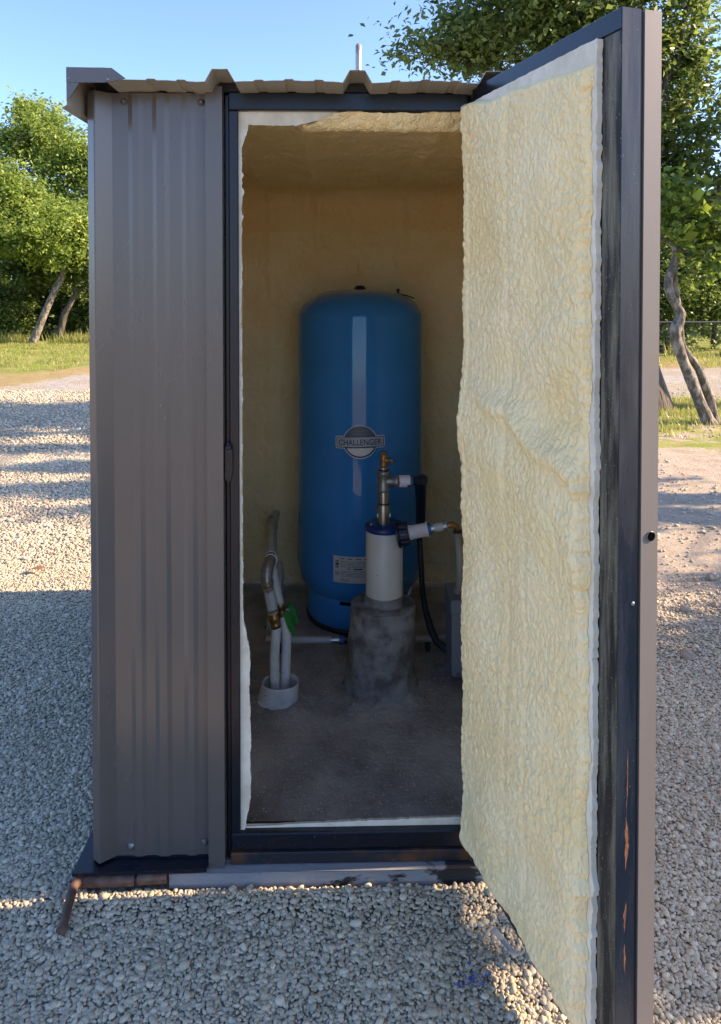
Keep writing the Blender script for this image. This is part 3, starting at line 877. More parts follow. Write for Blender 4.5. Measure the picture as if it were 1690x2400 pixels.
# decal, wrapped on the cylinder
DC = (-90.0, .912)
DR = TR + .0004
rot = R(1.3)
def wrap(x, z, off):
    xr = x * math.cos(rot) - z * math.sin(rot); zr = x * math.sin(rot) + z * math.cos(rot)
    a = R(DC[0]) + (xr - .006) / DR
    return (TX + (DR + off) * math.cos(a), TY + (DR + off) * math.sin(a), DC[1] + zr)
def band(fn, x0, x1, off, name, m, n=56):
    o = MB(); vs = []
    for i in range(n + 1):
        x = x0 + (x1 - x0) * i / n
        lo, hi = fn(x)
        vs += [wrap(x, lo, off), wrap(x, hi, off)]
    return o.add(vs, [(i * 2, i * 2 + 2, i * 2 + 3, i * 2 + 1) for i in range(n)]).build(name, m, tank)
def rr_h(x, a, h, r):
    d = abs(x) - (a - r)
    return h if d <= 0 else h - r + math.sqrt(max(0, r * r - d * d))
def outl(a, h, r, ea, eb):
    def f(x):
        y = rr_h(x, a, h, r)
        if abs(x) < ea: y = max(y, eb * math.sqrt(1 - (x / ea) ** 2))
        return (-y, y)
    return f
band(outl(.1100, .0275, .010, .0765, .0735), -.1099, .1099, .0, 'decal_border', M['decal_white'], 110)
band(outl(.1072, .0247, .008, .0737, .0707), -.1071, .1071, .0005, 'decal_ground', M['decal_dark'], 110)
band(lambda x: (.0245, max(.0245, .0672 * math.sqrt(max(0, 1 - (x / .0705) ** 2)))), -.0655, .0655, .0010, 'decal_upper', M['decal_slate'])
band(lambda x: (-max(.0268, .0628 * math.sqrt(max(0, 1 - (x / .0670) ** 2))), -.0268), -.0602, .0602, .0010, 'decal_lower', M['decal_light'])
band(lambda x: (-rr_h(x, .1035, .0212, .006), rr_h(x, .1035, .0212, .006)), -.1034, .1034, .0010, 'decal_band', M['decal_grey'])
def text_mesh(body, width, height, wrapfn, name, m, parent):
    fc = bpy.data.curves.new('t', 'FONT'); fc.body = body; fc.align_x = 'CENTER'; fc.align_y = 'CENTER'
    fc.size = 1; fc.resolution_u = 3; fc.offset = .012
    to = bpy.data.objects.new('t', fc); col.objects.link(to)
    bpy.context.view_layer.update()
    dg = bpy.context.evaluated_depsgraph_get()
    me = bpy.data.meshes.new_from_object(to.evaluated_get(dg))
    bpy.data.objects.remove(to)
    co = np.array([v.co[:] for v in me.vertices]); lo = co.min(0); hi = co.max(0)
    for v in me.vertices:
        x = (v.co.x - (lo[0] + hi[0]) / 2) / (hi[0] - lo[0]) * width
        z = (v.co.y - (lo[1] + hi[1]) / 2) / (hi[1] - lo[1]) * height
        v.co = wrapfn(x, z)
    me.materials.clear(); me.materials.append(m)
    o = bpy.data.objects.new(name, me); col.objects.link(o); o.parent = parent
    return o
text_mesh('CHALLENGER', .192, .0265, lambda x, z: wrap(x, z - .001, .0016), 'lettering', M['decal_dark'], tank)
# data sticker
def wrap2(x, z, off):
    a = R(-90) + x / TR
    return (TX + (TR + off) * math.cos(a), TY + (TR + off) * math.sin(a), z)
st = MB(); 
def patch(x0, x1, z0, z1, off, name, m):
    n_ = max(2, int((x1 - x0) / .01)); vs = []
    for i in range(n_ + 1):
        x = x0 + (x1 - x0) * i / n_
        vs += [wrap2(x, z0, off), wrap2(x, z1, off)]
    return vs, [(i * 2, i * 2 + 2, i * 2 + 3, i * 2 + 1) for i in range(n_)]
SX, SZ0, SZ1 = -.128, .285, .403
MB().add(*patch(SX, SX + .19, SZ0, SZ1, .0004, '', None)).build('data_sticker', M['paper'], tank)
ink = MB(); soft = MB()
for x0, x1 in ((.030, .052), (.066, .088), (.102, .125), (.14, .16)):
    ink.add(*patch(SX + x0, SX + x1, SZ1 - .012, SZ1 - .0085, .0009, '', None))
for z0, h in ((.019, .006), (.029, .013), (.046, .006)):
    ink.add(*patch(SX + .010, SX + .026, SZ1 - z0 - h, SZ1 - z0, .0009, '', None))
for z0 in (.071, .080): ink.add(*patch(SX + .008, SX + .028, SZ1 - z0 - .004, SZ1 - z0, .0009, '', None))
ink.add(*patch(SX + .064, SX + .080, SZ1 - .057, SZ1 - .053, .0009, '', None))
ink.add(*patch(SX + .092, SX + .134, SZ1 - .058, SZ1 - .052, .0009, '', None))
rs = random.Random(3)
for z0 in (.021, .027, .033, .039, .045, .064, .070, .076, .082, .088):
    x = SX + .032
    while x < SX + .17:
        l_ = rs.uniform(.012, .04)
        soft.add(*patch(x, min(x + l_, SX + .176), SZ1 - z0 - .0026, SZ1 - z0, .0009, '', None)); x += l_ + .004
for z0 in (.099, .104, .109):
    soft.add(*patch(SX + .032, SX + .085 - rs.uniform(0, .015), SZ1 - z0 - .0024, SZ1 - z0, .0009, '', None))
ink.build('sticker_print', M['ink'], tank)['kind'] = 'stuff'
soft.build('sticker_text', M['ink_soft'], tank)['kind'] = 'stuff'
fit_local(tank)

# ---------------------------------------------------------------- well head
well = empty('well_head', 'well casing of cream plastic pipe in a rough concrete collar before the blue tank', 'well head', (.14, .86, .03))
def collar(u, v):
    th = u * 2 * PI
    h = .335
    if v < .8:
        t = v / .8; z = .025 + h * t; r_ = .137 - .011 * t
        r_ += .012 * max(0, 1 - t * 6)
        r_ += .0045 * N(math.cos(th) * 2, math.sin(th) * 2, z * 12)  
        r_ += .0050 * N(math.cos(th + z * 7) * 2.2, math.sin(th + z * 7) * 2.2, z * 11) + .0022 * N(math.cos(th) * 9, math.sin(th) * 9, z * 60) - .006 * max(0, N(math.cos(th) * 1.3, math.sin(th) * 1.3, (z + .05 * math.cos(th * 1 + .8)) * 17 + 5) - .12)
        cx = .139 + .016 * t; cy = .862
    else:
        t = (v - .8) / .2; z = .025 + h + .006 * N(math.cos(th) * 3 * (1 - t), math.sin(th) * 3 * (1 - t), 2) + .008 * t
        z += .006 * abs(N(math.cos(th) * 8 * (1.2 - t), math.sin(th) * 8, t * 5))
        r_ = .126 * (1 - t) + .05 * t; cx = .155; cy = .862
    return (cx + r_ * math.cos(th), cy + r_ * math.sin(th), z)
MB().grid(96, 90, collar).build('concrete_collar', M['collar'], well)
cx, cy = .158, .862
MB().lathe([(.0725, .34), (.0725, .652), (.0705, .655)], (cx, cy, 0), 48, cap=False).build('casing', M['pvc'], well)
gr = MB().lathe([(.082, .345), (.0745, .362), (.0742, .40), (.0735, .402)], (cx, cy, 0), 40, cap=False); gr.build('grout_ring', M['collar'], well)
MB().lathe([(.0735, .652), (.076, .655), (.076, .668), (.070, .674), (.02, .676)], (cx, cy, 0), 48).build('well_cap', M['navy'], well)
for a in (200, 320, 80):
    MB().lathe([(.006, 0), (.006, .006), (.003, .008)], (cx + .055 * math.cos(R(a)), cy + .055 * math.sin(R(a)), .675), 8).build('cap_bolt', M['galv'], well)
px_, py_ = .155, .862
MB().lathe([(.0255, .672), (.0262, .680), (.0262, .745), (.0245, .750)], (px_, py_, 0), 28).build('coupling', M['stainless'], well)
for s_ in (-1, 1):
    MB().box(px_ + s_ * .024 - .0018, px_ + s_ * .024 + .0018, py_ - .020, py_ - .0135, .706, .718).build('coupling_slot', M['decal_white'], well)
MB().lathe([(.0205, .750), (.0205, .800), (.0195, .803)], (px_, py_, 0), 24).build('nipple', M['stainless'], well)
MB().lathe([(.0215, .752), (.0215, .756)], (px_, py_, 0), 24).build('seal', M['black'], well)
te = MB().lathe([(.0215, .800), (.0255, .802), (.0255, .812), (.0238, .815), (.0238, .866), (.0258, .869), (.0258, .880), (.022, .882)], (px_, py_, 0), 28)
te.lathe([(.020, 0), (.019, .030), (.0235, .034), (.0235, .048), (.019, .050)], (px_ + .010, py_ - .002, .8405), 24, axis=(1, 0, 0))
te.build('tee', M['galv'], well)
MB().lathe([(.0215, .882), (.0205, .889)], (px_, py_, 0), 24).build('seal', M['black'], well)
MB().lathe([(.019, .889), (.0165, .896)], (px_, py_, 0), 20).build('bushing', M['stainless'], well)
bv = MB().lathe([(.013, .896), (.0145, .899), (.0145, .912), (.0125, .914), (.0125, .922), (.014, .924), (.0148, .938), (.0125, .940), (.0125, .946), (.0145, .948), (.0145, .956)], (px_, py_, 0), 12)
bv.lathe([(.0085, 0), (.0085, .016), (.0125, .018), (.0125, .026)], (px_ + .008, py_ - .004, .924), 10, axis=(1, -.1, -.12))
bv.build('relief_valve', M['brass'], well)
MB().lathe([(.0235, 0), (.0235, .042)], (px_ + .0605, py_ - .002, .8405), 24, axis=(1, 0, 0)).build('label_sleeve', M['label_white'], well)
vs = []
for i in range(9):
    a = R(200 + i * 12); 
    for k in (0, 1): vs.append((px_ + .090 + .0115 * k + .002 * math.sin(i), py_ - .002 + .0239 * math.cos(a) * 1.0, .8405 + .0239 * math.sin(a)))
MB().add(vs, [(i * 2, i * 2 + 1, i * 2 + 3, i * 2 + 2) for i in range(8)]).build('label_print', M['purple'], well)
MB().lathe([(.0225, 0), (.0225, .010)], (px_ + .1035, py_ - .002, .8405), 24, axis=(1, 0, 0)).build('sleeve_end', M['blue_ring'], well)
MB().tube([(px_ + .113, py_ - .002, .8405), (px_ + .135, py_ + .004, .8405), (px_ + .155, py_ + .03, .838), (px_ + .165, py_ + .10, .82), (px_ + .170, py_ + .20, .76), (px_ + .172, py_ + .25, .6)],
          [.0195, .0195, .021, .019, .019, .019], 16).build('drop_pipe', M['navy_dark'], well)
# side outlet with union nut
ax = Vector((.98, -.12, .22)).normalized()
u0 = Vector((.212, .80, .652))
un = MB()
n_ = 44; vs = []
for z in (0, .004, .034, .038):
    for k in range(n_):
        rr2 = (.0440 if k % 4 < 2 else .0412) * (1 if 0 < z < .038 else .93)
        th = 2 * PI * k / n_; vs.append(Vector((rr2 * math.cos(th), rr2 * math.sin(th), z)))
q = Vector((0, 0, 1)).rotation_difference(ax)
vs = [q @ v + u0 for v in vs]
fs = [(i * n_ + k, i * n_ + (k + 1) % n_, (i + 1) * n_ + (k + 1) % n_, (i + 1) * n_ + k) for i in range(3) for k in range(n_)] + [tuple(range(n_))[::-1], tuple(range(3 * n_, 4 * n_))]
un.add(vs, fs).build('union_nut', M['navy_dark'], well)
MB().lathe([(.049, -.008), (.049, .0)], u0, 30, axis=ax).build('union_collar', M['black'], well)
MB().lathe([(.028, .0), (.028, .010)], u0 + ax * .038, 24, axis=ax).build('union_seat', M['pvc_white'], well)
MB().lathe([(.0255, .0), (.0255, .058), (.0285, .060), (.0285, .066)], u0 + ax * .046, 28, axis=ax).build('adapter', M['pvc_white'], well)
MB().lathe([(.0225, .0), (.0225, .012)], u0 + ax * .112, 20, axis=ax).build('adapter_ring', M['blue_ring'], well)
MB().tube([u0 + ax * .124, u0 + ax * .186], .0165, 16).build('hose_piece', M['poly'], well)
for d_ in (.130, .176):
    c_ = MB().lathe([(.0185, 0), (.0185, .011)], u0 + ax * (d_ - .005), 20, axis=ax)
    e_ = u0 + ax * d_ + Vector((0, 0, .019)); c_.box(e_.x - .007, e_.x + .007, e_.y - .004, e_.y + .004, e_.z - .004, e_.z + .004)
    c_.build('hose_clamp', M['stainless'], well)
el = u0 + ax * .188
MB().tube([el, el + ax * .018, el + Vector((.030, 0, -.002)), el + Vector((.036, 0, -.018))], [.012, .013, .013, .012], 12).build('brass_elbow', M['brass'], well)
MB().lathe([(.018, -.004), (.018, .004)], el + Vector((.038, 0, -.022)), 18, axis=(.2, 0, -1)).build('clamp_ring', M['black'], well)
e2 = el + Vector((.038, 0, -.018))
MB().tube([e2, (.436, .815, .66), (.447, .825, .58), (.454, .85, .48), (.458, .90, .40), (.462, .98, .352)], .0155, 14).build('outlet_pipe', M['poly_beige'], well)
fit_local(well)

# control box on the right, with its cable
cb = empty('control_box', 'plain grey metal control box low at right, half hidden by the open door', 'electrical box', (.50, .97, .03))
MB().box(.428, .60, .90, 1.075, .045, .296, .003).build('enclosure', M['greybox'], cb)
MB().box(.425, .603, .897, 1.078, .2965, .352, .004).build('lid', M['greybox'], cb)
MB().lathe([(.008, 0), (.008, .012)], (.456, .901, .055), 8, axis=(0, -1, 0)).build('lock_screw', M['galv'], cb)
MB().box(.445, .46, .93, .96, .028, .045).build('foot', M['greybox'], cb)
MB().box(.56, .575, .93, .96, .028, .045).build('foot', M['greybox'], cb)
fit_local(cb)
cable = MB().tube([(.322, 1.20, .74), (.326, 1.20, .62), (.330, 1.20, .50), (.336, 1.18, .38), (.340, 1.17, .28), (.350, 1.15, .21), (.368, 1.12, .145), (.392, 1.09, .095), (.43, 1.06, .075), (.47, 1.05, .07)],
                  [.012, .012, .012, .012, .012, .013, .015, .016, .016, .016], 12)
tag(cable.build('power_cable', M['rubber']), 'thick black taped cable curving down beside the blue tank to the grey box', 'cable')

# floor pipe with clamps running to the tank
fp = empty('floor_pipe', 'pale plastic water pipe lying across the floor beneath the blue tank', 'pipe', (0, 1.14, .06))
MB().tube([(-.335, 1.16, .082), (-.20, 1.15, .080), (-.05, 1.145, .080)], .0145, 14).build('pipe', M['poly'], fp)
MB().tube([(.27, 1.15, .08), (.47, 1.15, .078)], .0145, 14).build('pipe', M['poly_beige'], fp)
MB().tube([(-.055, 1.145, .08), (-.02, 1.145, .08)], .0165, 14).build('hose_clamp', M['stainless'], fp)
MB().tube([(-.02, 1.145, .08), (.0, 1.145, .08)], .019, 14).build('fitting', M['blue_ring'], fp)
MB().tube([(.0, 1.145, .08), (.27, 1.15, .08)], .017, 14).build('manifold', M['black'], fp)
MB().tube([(.262, 1.15, .08), (.278, 1.15, .08)], .0175, 14).build('hose_clamp', M['stainless'], fp)
MB().tube([(.078, 1.15, .08), (.078, 1.34, .09)], .02, 12).build('tank_feed', M['black'], fp)
for x in (-.28, .36): MB().box(x - .01, x + .01, 1.135, 1.165, .028, .066).build('pipe_rest', M['rubber'], fp)
fit_local(fp)

# ---------------------------------------------------------------- twin supply pipes on the left
slv = empty('pipe_sleeve', 'short chipped white plastic sleeve round the two pipes at the floor', 'pipe sleeve', (-.246, .775, .03))
def sleeve(u, v):
    th = u * 2 * PI
    if v <= .5: t = v * 2; r_ = .078 - .009 * t; z = .028 + .085 * t
    else: t = (1 - v) * 2; r_ = .064; z = .030 + .083 * t
    if t < .12: z += .03 * max(0, N(math.cos(th) * 3, math.sin(th) * 3, 2)) + .008 * max(0, N(math.cos(th) * 9, math.sin(th) * 9, 2))
    return (-.252 + r_ * math.cos(th) + .014 * t, .775 + r_ * math.sin(th) - .012 * t, z - .004 * math.sin(th) * t)
MB().grid(64, 21, sleeve).build('sleeve', M['pvc_white'], slv)
fit_local(slv)
pa = empty('supply_pipe', 'front supply pipe with galvanised elbow and brown brass valve at left', 'pipe', (-.25, .77, .03))
MB().tube([(-.258, .775, .05), (-.262, .772, .14), (-.262, .768, .20), (-.258, .765, .26), (-.254, .765, .315), (-.256, .765, .325)], [.0185, .0185, .0185, .018, .0175, .017], 16).build('sleeved_pipe', M['pvc_white'], pa)
bva = MB()
c0 = Vector((-.256, .765, .322)); a_ = Vector((-.20, 0, .98)).normalized()
bva.lathe([(.020, 0), (.020, .012), (.0185, .014), (.0215, .018), (.0225, .030), (.0215, .044), (.018, .048), (.0195, .052)], c0, 16, axis=a_)
bva.build('brass_valve', M['brass'], pa)
MB().lathe([(.0195, 0), (.0195, .008)], c0 - a_ * .006, 16, axis=a_).build('hose_clamp', M['black'], pa)
MB().tube([c0 + a_ * .050, c0 + a_ * .150], .0195, 16).build('clear_pipe', M['poly'], pa)
cl = MB().lathe([(.0215, 0), (.0215, .009)], c0 + a_ * .056, 18, axis=a_); e_ = c0 + a_ * .062 + Vector((.004, -.022, 0)); cl.box(e_.x - .006, e_.x + .006, e_.y - .004, e_.y + .004, e_.z - .005, e_.z + .005)
cl.build('hose_clamp', M['stainless'], pa)
cl = MB().lathe([(.0215, 0), (.0215, .010)], c0 + a_ * .138, 18, axis=a_); e_ = c0 + a_ * .143 + Vector((.004, -.022, 0)); cl.box(e_.x - .006, e_.x + .006, e_.y - .004, e_.y + .004, e_.z - .005, e_.z + .005)
cl.build('hose_clamp', M['stainless'], pa)
eb = c0 + a_ * .150
MB().lathe([(.019, 0), (.021, .004), (.021, .012), (.018, .014)], eb, 16, axis=a_).build('hose_barb', M['brass'], pa)
k0 = eb + a_ * .014
ge = MB().tube([k0, k0 + Vector((-.003, 0, .022)), k0 + Vector((-.002, .010, .044)), k0 + Vector((.002, .030, .060)), k0 + Vector((.008, .058, .066))], [.0225, .0225, .0235, .0235, .0230], 20)
ge.lathe([(.0255, 0), (.0255, .010)], k0, 20, axis=a_)
k1 = k0 + Vector((.008, .058, .066)); bk = Vector((-.09, 1.0, -.15)).normalized()
ge.lathe([(.0255, -.006), (.0255, .004)], k1, 20, axis=bk)
ge.build('galvanised_elbow', M['galv'], pa)
MB().lathe([(.0225, 0), (.0225, .046)], k1 + bk * .004, 18, axis=bk).build('adapter', M['greybox'], pa)
for d_ in (.006, .048): MB().lathe([(.0245, 0), (.0245, .004)], k1 + bk * d_, 20, axis=bk).build('adapter_rim', M['decal_white'], pa)
e9 = k1 + bk * .90
MB().tube([k1 + bk * .05, k1 + bk * .40, k1 + bk * .86], .0205, 16).build('back_pipe', M['poly'], pa)
MB().tube([k1 + bk * .85, e9, e9 + Vector((.0, .02, -.012)), e9 + Vector((0, .026, -.05))], [.0245, .0245, .0245, .0245], 16).build('back_elbow', M['greybox'], pa)
MB().tube([e9 + Vector((0, .026, -.05)), (e9.x, e9.y + .026, .03)], .0205, 16).build('down_pipe', M['poly'], pa)
fit_local(pa)
pb = empty('return_pipe', 'rear supply pipe with bright green lever valve, beside the galvanised elbow', 'pipe', (-.21, .80, .03))
MB().tube([(-.228, .79, .05), (-.222, .79, .14), (-.218, .79, .22), (-.218, .79, .28), (-.226, .79, .335), (-.230, .79, .35)], [.0185, .0185, .018, .018, .017, .016], 16).build('sleeved_pipe', M['pvc_white'], pb)
c1 = Vector((-.230, .79, .345)); b_ = Vector((-.24, .0, .97)).normalized()
MB().lathe([(.014, 0), (.016, .004), (.0165, .02), (.013, .024), (.013, .034), (.0155, .036), (.0155, .05), (.012, .054)], c1, 14, axis=b_).build('brass_valve', M['brass'], pb)
MB().lathe([(.0165, 0), (.0165, .008)], c1 + b_ * .05, 16, axis=b_).build('hose_clamp', M['stainless'], pb)
MB().tube([c1 + b_ * .052, c1 + b_ * .12, c1 + b_ * .17 + Vector((0, .03, 0)), c1 + b_ * .19 + Vector((-.02, .12, 0)), c1 + b_ * .18 + Vector((-.06, .55, -.06)), (-.345, 1.80, .42)], .0165, 14).build('back_pipe', M['poly'], pb)
MB().tube([c1 + b_ * .12 + Vector((.004, .02, .0)), (-.262, .98, .47), (-.285, 1.3, .24), (-.325, 1.30, .13), (-.328, 1.22, .085)], [.015, .0165, .0165, .0165, .0165], 12).build('branch_pipe', M['poly'], pb)
MB().lathe([(.021, 0), (.021, .012)], (-.328, 1.24, .085), 14, axis=(0, .5, 1)).build('elbow_ring', M['rubber'], pb)
def lever(o, l_, wd):
    h = MB()
    pts = [(-wd, 0), (wd, 0), (wd * 1.15, -l_ * .3), (wd * 1.25, -l_ * .8), (wd * .9, -l_), (-wd * .9, -l_), (-wd * 1.25, -l_ * .8), (-wd * 1.15, -l_ * .3)]
    ux = Vector((.95, -.1, .28)).normalized(); uz = Vector((-.32, -.12, .94)).normalized(); uy = uz.cross(ux).normalized()
    h.extrude(pts, lambda p, e: tuple(o + ux * p[0] + uz * p[1] + uy * ((-.005, .005)[e])))
    h.build('lever', M['green'], pb)
lever(Vector((-.219, .755, .380)), .092, .0095)
lever(Vector((-.204, .80, .385)), .078, .0090)
MB().lathe([(.006, 0), (.006, .02), (.008, .021), (.008, .026)], (-.222, .785, .375), 10, axis=(.4, -.9, .2)).build('valve_stem', M['galv'], pb)
fit_local(pb)

# ---------------------------------------------------------------- trees and plants
def leaves(centres, normals_bias, size, tone, seed):
    """centres: (n,3); returns verts, faces, tones of folded leaves (2 tris each)"""
    r_ = np.random.default_rng(seed)
    n_ = len(centres)
    d = r_.normal(size=(n_, 3)); d[:, 2] = d[:, 2] * .6 - .25; d /= np.linalg.norm(d, axis=1)[:, None]
    up = r_.normal(size=(n_, 3)) * .8 + np.array(normals_bias)
    s_ = np.cross(d, up); s_ /= np.linalg.norm(s_, axis=1)[:, None] + 1e-9
    nn = np.cross(s_, d)
    L = size * np.exp(r_.normal(0, .25, n_))[:, None]; Wd = L * r_.uniform(.38, .62, n_)[:, None] * .5
    mid = centres + d * L * .5
    v = np.stack([centres, mid + s_ * Wd + nn * L * .06, centres + d * L - nn * L * .08, mid - s_ * Wd + nn * L * .06], 1).reshape(-1, 3)
    i0 = np.arange(n_) * 4
    f = np.stack([np.stack([i0, i0 + 1, i0 + 2], 1), np.stack([i0, i0 + 2, i0 + 3], 1)], 1).reshape(-1, 3)
    return v, f, np.repeat(tone, 4)
def leaf_object(name, v, f, t, m, parent=None):
    me = bpy.data.meshes.new(name)
    me.vertices.add(len(v)); me.vertices.foreach_set('co', v.astype(np.float32).ravel())
    me.loops.add(f.size); me.loops.foreach_set('vertex_index', f.astype(np.int32).ravel())
    me.polygons.add(len(f)); me.polygons.foreach_set('loop_start', np.arange(0, f.size, 3, dtype=np.int32))
    me.polygons.foreach_set('loop_total', np.full(len(f), 3, dtype=np.int32))
    a = me.attributes.new('tone', 'FLOAT', 'POINT'); a.data.foreach_set('value', t.astype(np.float32))
    me.materials.append(m); me.update(calc_edges=True)
    o = bpy.data.objects.new(name, me); col.objects.link(o)
    if parent: o.parent = parent
    return o
def crown_points(blobs, nclump, nleaf, spread, seed):
    """blobs: (centre, radii, weight). Leaves gather in clumps; clumps sit in the outer part of the blobs."""
    r_ = np.random.default_rng(seed)
    wts = np.array([b[2] for b in blobs], float); wts /= wts.sum()
    pick = r_.choice(len(blobs), nclump, p=wts)
    d = r_.normal(size=(nclump, 3)); d /= np.linalg.norm(d, axis=1)[:, None]
    rad = r_.uniform(0, 1, nclump) ** .42
    cc = np.array([blobs[k][0] for k in pick]) + d * rad[:, None] * np.array([blobs[k][1] for k in pick])
    per = np.maximum(4, (nleaf / nclump * np.exp(r_.normal(0, .5, nclump))).astype(int))
    idx = np.repeat(np.arange(nclump), per)
    sp = spread * np.exp(r_.normal(0, .35, nclump))
    # clumps are short sprays: elongated along a twig direction
    tw = r_.normal(size=(nclump, 3)); tw[:, 2] *= .5; tw /= np.linalg.norm(tw, axis=1)[:, None]
    P = cc[idx] + r_.normal(size=(len(idx), 3)) * (sp[idx] * .45)[:, None] + tw[idx] * (r_.uniform(-1.0, 1.0, len(idx)) * sp[idx])[:, None]
    tone = np.clip(.5 + r_.normal(0, .22, len(idx)) + (r_.normal(0, .2, nclump))[idx], 0, 1)
    return P, tone, cc, tw, sp
def limb(mb, a, b, r0, r1, seed, seg=6, sag=.12, n=7):
    r_ = random.Random(seed); a = Vector(a); b = Vector(b); L = (b - a).length
    pts = []; rad = []
    for i in range(seg + 1):
        t = i / seg
        p = a.lerp(b, t) + Vector((r_.uniform(-1, 1), r_.uniform(-1, 1), r_.uniform(-.6, 1))) * L * sag * math.sin(t * PI) * .6
        pts.append(p); rad.append(r0 + (r1 - r0) * t)
    mb.tube(pts, rad, n, cap=False)
    return pts
def tree(name, label, cat, base, trunk_pts, trunk_rad, blobs, nclump, nleaf, spread, size, leafm, bark, seed, group=None, nlimb=10, ntwig=60, bias=(0, 0, 1.2), limb_r=None, zmin=.1):
    root = empty(name, label, cat, base, group)
    tm = MB().tube(trunk_pts, trunk_rad, 14)
    tm.build('trunk', M[bark], root)
    P, tone, cc, tw, sp = crown_points(blobs, nclump, nleaf, spread, seed)
    keep = P[:, 2] > zmin
    P, tone = P[keep], tone[keep]
    rl = random.Random(seed)
    order = list(range(len(cc))); rl.shuffle(order)
    ends = [Vector(cc[k]) for k in order[:nlimb]]
    lm = MB(); tp = [Vector(p) for p in trunk_pts]; nodes = []
    lr = limb_r or trunk_rad[-1] * .8
    for i, e in enumerate(ends):
        s_ = tp[rl.randint(len(tp) // 2, len(tp) - 1)]
        nodes += limb(lm, s_, e, lr, lr * .25, seed + i)[2:]
    for k in order[nlimb:nlimb + ntwig]:
        c_ = Vector(cc[k])
        s_ = min(nodes, key=lambda q: (q - c_).length) if nodes else tp[-1]
        if (s_ - c_).length < 2.4: limb(lm, s_, c_, lr * .28, lr * .08, seed + k, 4, .15, 5)
    if ntwig or nlimb: tag(lm.build('branches', M[bark], root), kind='stuff')
    v, f, t = leaves(P, bias, size, tone, seed + 1)
    leaf_object('crown', v, f, t, M[leafm], root)
    fit_local(root)
    return root

# right: big shade tree, trunk flank showing past the door
tree('shade_tree', 'large leafy tree with thick furrowed trunk rising behind the open door', 'tree', (3.82, 7.5, 0),
     [(3.86, 7.55, -.05), (3.86, 7.5, .12), (3.82, 7.5, .5), (3.72, 7.5, 1.0), (3.66, 7.5, 2.0), (3.5, 7.4, 3.0), (3.2, 7.3, 4.0)], [.47, .36, .26, .22, .20, .17, .12],
     [((2.35, 7.3, 5.0), (1.15, 1.3, .85), 4), ((3.4, 7.3, 4.6), (1.25, 1.3, 1.0), 3.6), ((1.35, 7.2, 4.50), (.80, .8, .25), .8), ((3.9, 7.4, 3.7), (.75, 1.0, 1.2), 3.4),
      ((3.2, 7.2, 5.9), (1.6, 1.5, .8), 3), ((4.2, 7.4, 3.0), (.42, .7, .6), 1.2)],
     560, 44000, .24, .085, 'leaf_mid', 'bark_dark', 11, nlimb=16, ntwig=170, limb_r=.07)
# twin trunked small tree
tw_ = empty('twin_trunk_tree', 'small crooked tree with two mottled grey stems and broad leaves right of the door', 'tree', (4.2, 6.37, 0))
MB().tube([(4.21, 6.37, -.04), (4.17, 6.37, .04), (4.10, 6.37, .2), (3.975, 6.37, .49), (3.90, 6.37, .68), (3.838, 6.36, .835), (3.79, 6.36, .98), (3.785, 6.36, 1.06), (3.83, 6.36, 1.16), (3.853, 6.36, 1.25),
           (3.80, 6.36, 1.34), (3.74, 6.36, 1.44), (3.706, 6.36, 1.55), (3.705, 6.36, 1.66), (3.75, 6.36, 1.76), (3.772, 6.36, 1.86), (3.79, 6.36, 1.95), (3.765, 6.36, 2.03), (3.70, 6.36, 2.08), (3.60, 6.36, 2.10), (3.45, 6.3, 2.25), (3.3, 6.2, 2.6)],
          [0.092, 0.076, 0.0656, 0.0608, 0.0592, 0.0624, 0.0656, 0.068, 0.064, 0.056, 0.0496, 0.0496, 0.0512, 0.048, 0.0416, 0.04, 0.0416, 0.0376, 0.0344, 0.032, 0.0272, 0.0192], 14).build('trunk', M['bark'], tw_)
MB().tube([(4.30, 6.42, -.04), (4.26, 6.42, .08), (4.23, 6.42, .25), (4.16, 6.42, .44), (4.10, 6.42, .60), (4.03, 6.42, .70), (3.93, 6.41, .82), (3.885, 6.40, .92), (3.87, 6.40, 1.05), (3.86, 6.42, 1.2), (3.845, 6.42, 1.36), (3.82, 6.42, 1.52), (3.80, 6.42, 1.72), (3.84, 6.42, 2.0), (4.0, 6.4, 2.4)],
          [0.072, 0.0576, 0.0528, 0.0496, 0.048, 0.0432, 0.0368, 0.0336, 0.0352, 0.036, 0.0336, 0.032, 0.0304, 0.0272, 0.0208], 12).build('trunk', M['bark'], tw_)
for i, a_ in enumerate((((3.9, 6.4, 2.2), (4.55, 6.5, 2.55), .03, .012, 1, 7, .15), ((3.6, 6.36, 2.10), (3.9, 6.2, 2.55), .016, .006, 3), ((3.8, 6.4, 1.95), (4.3, 6.2, 2.0), .012, .005, 4))):
    lm = MB(); limb(lm, *a_); lm.build('branch', M['bark'], tw_)
P, tone, *_ = crown_points([((4.0, 6.3, 2.30), (.62, .5, .26), 3), ((4.25, 6.3, 1.88), (.42, .35, .20), 1.3), ((3.6, 6.2, 2.5), (.5, .5, .4), 1.5), ((4.7, 6.4, 2.3), (.35, .4, .35), .8)], 80, 1500, .15, 77)
v, f, t = leaves(P, (0, -.2, 1.0), .095, tone, 78)
# broad leaves: widen
c_ = v.reshape(-1, 4, 3); mid = (c_[:, 1] + c_[:, 3]) / 2; c_[:, 1] = mid + (c_[:, 1] - mid) * 1.5; c_[:, 3] = mid + (c_[:, 3] - mid) * 1.5
leaf_object('crown', c_.reshape(-1, 3), f, t, M['leaf_broad'], tw_)
fit_local(tw_)
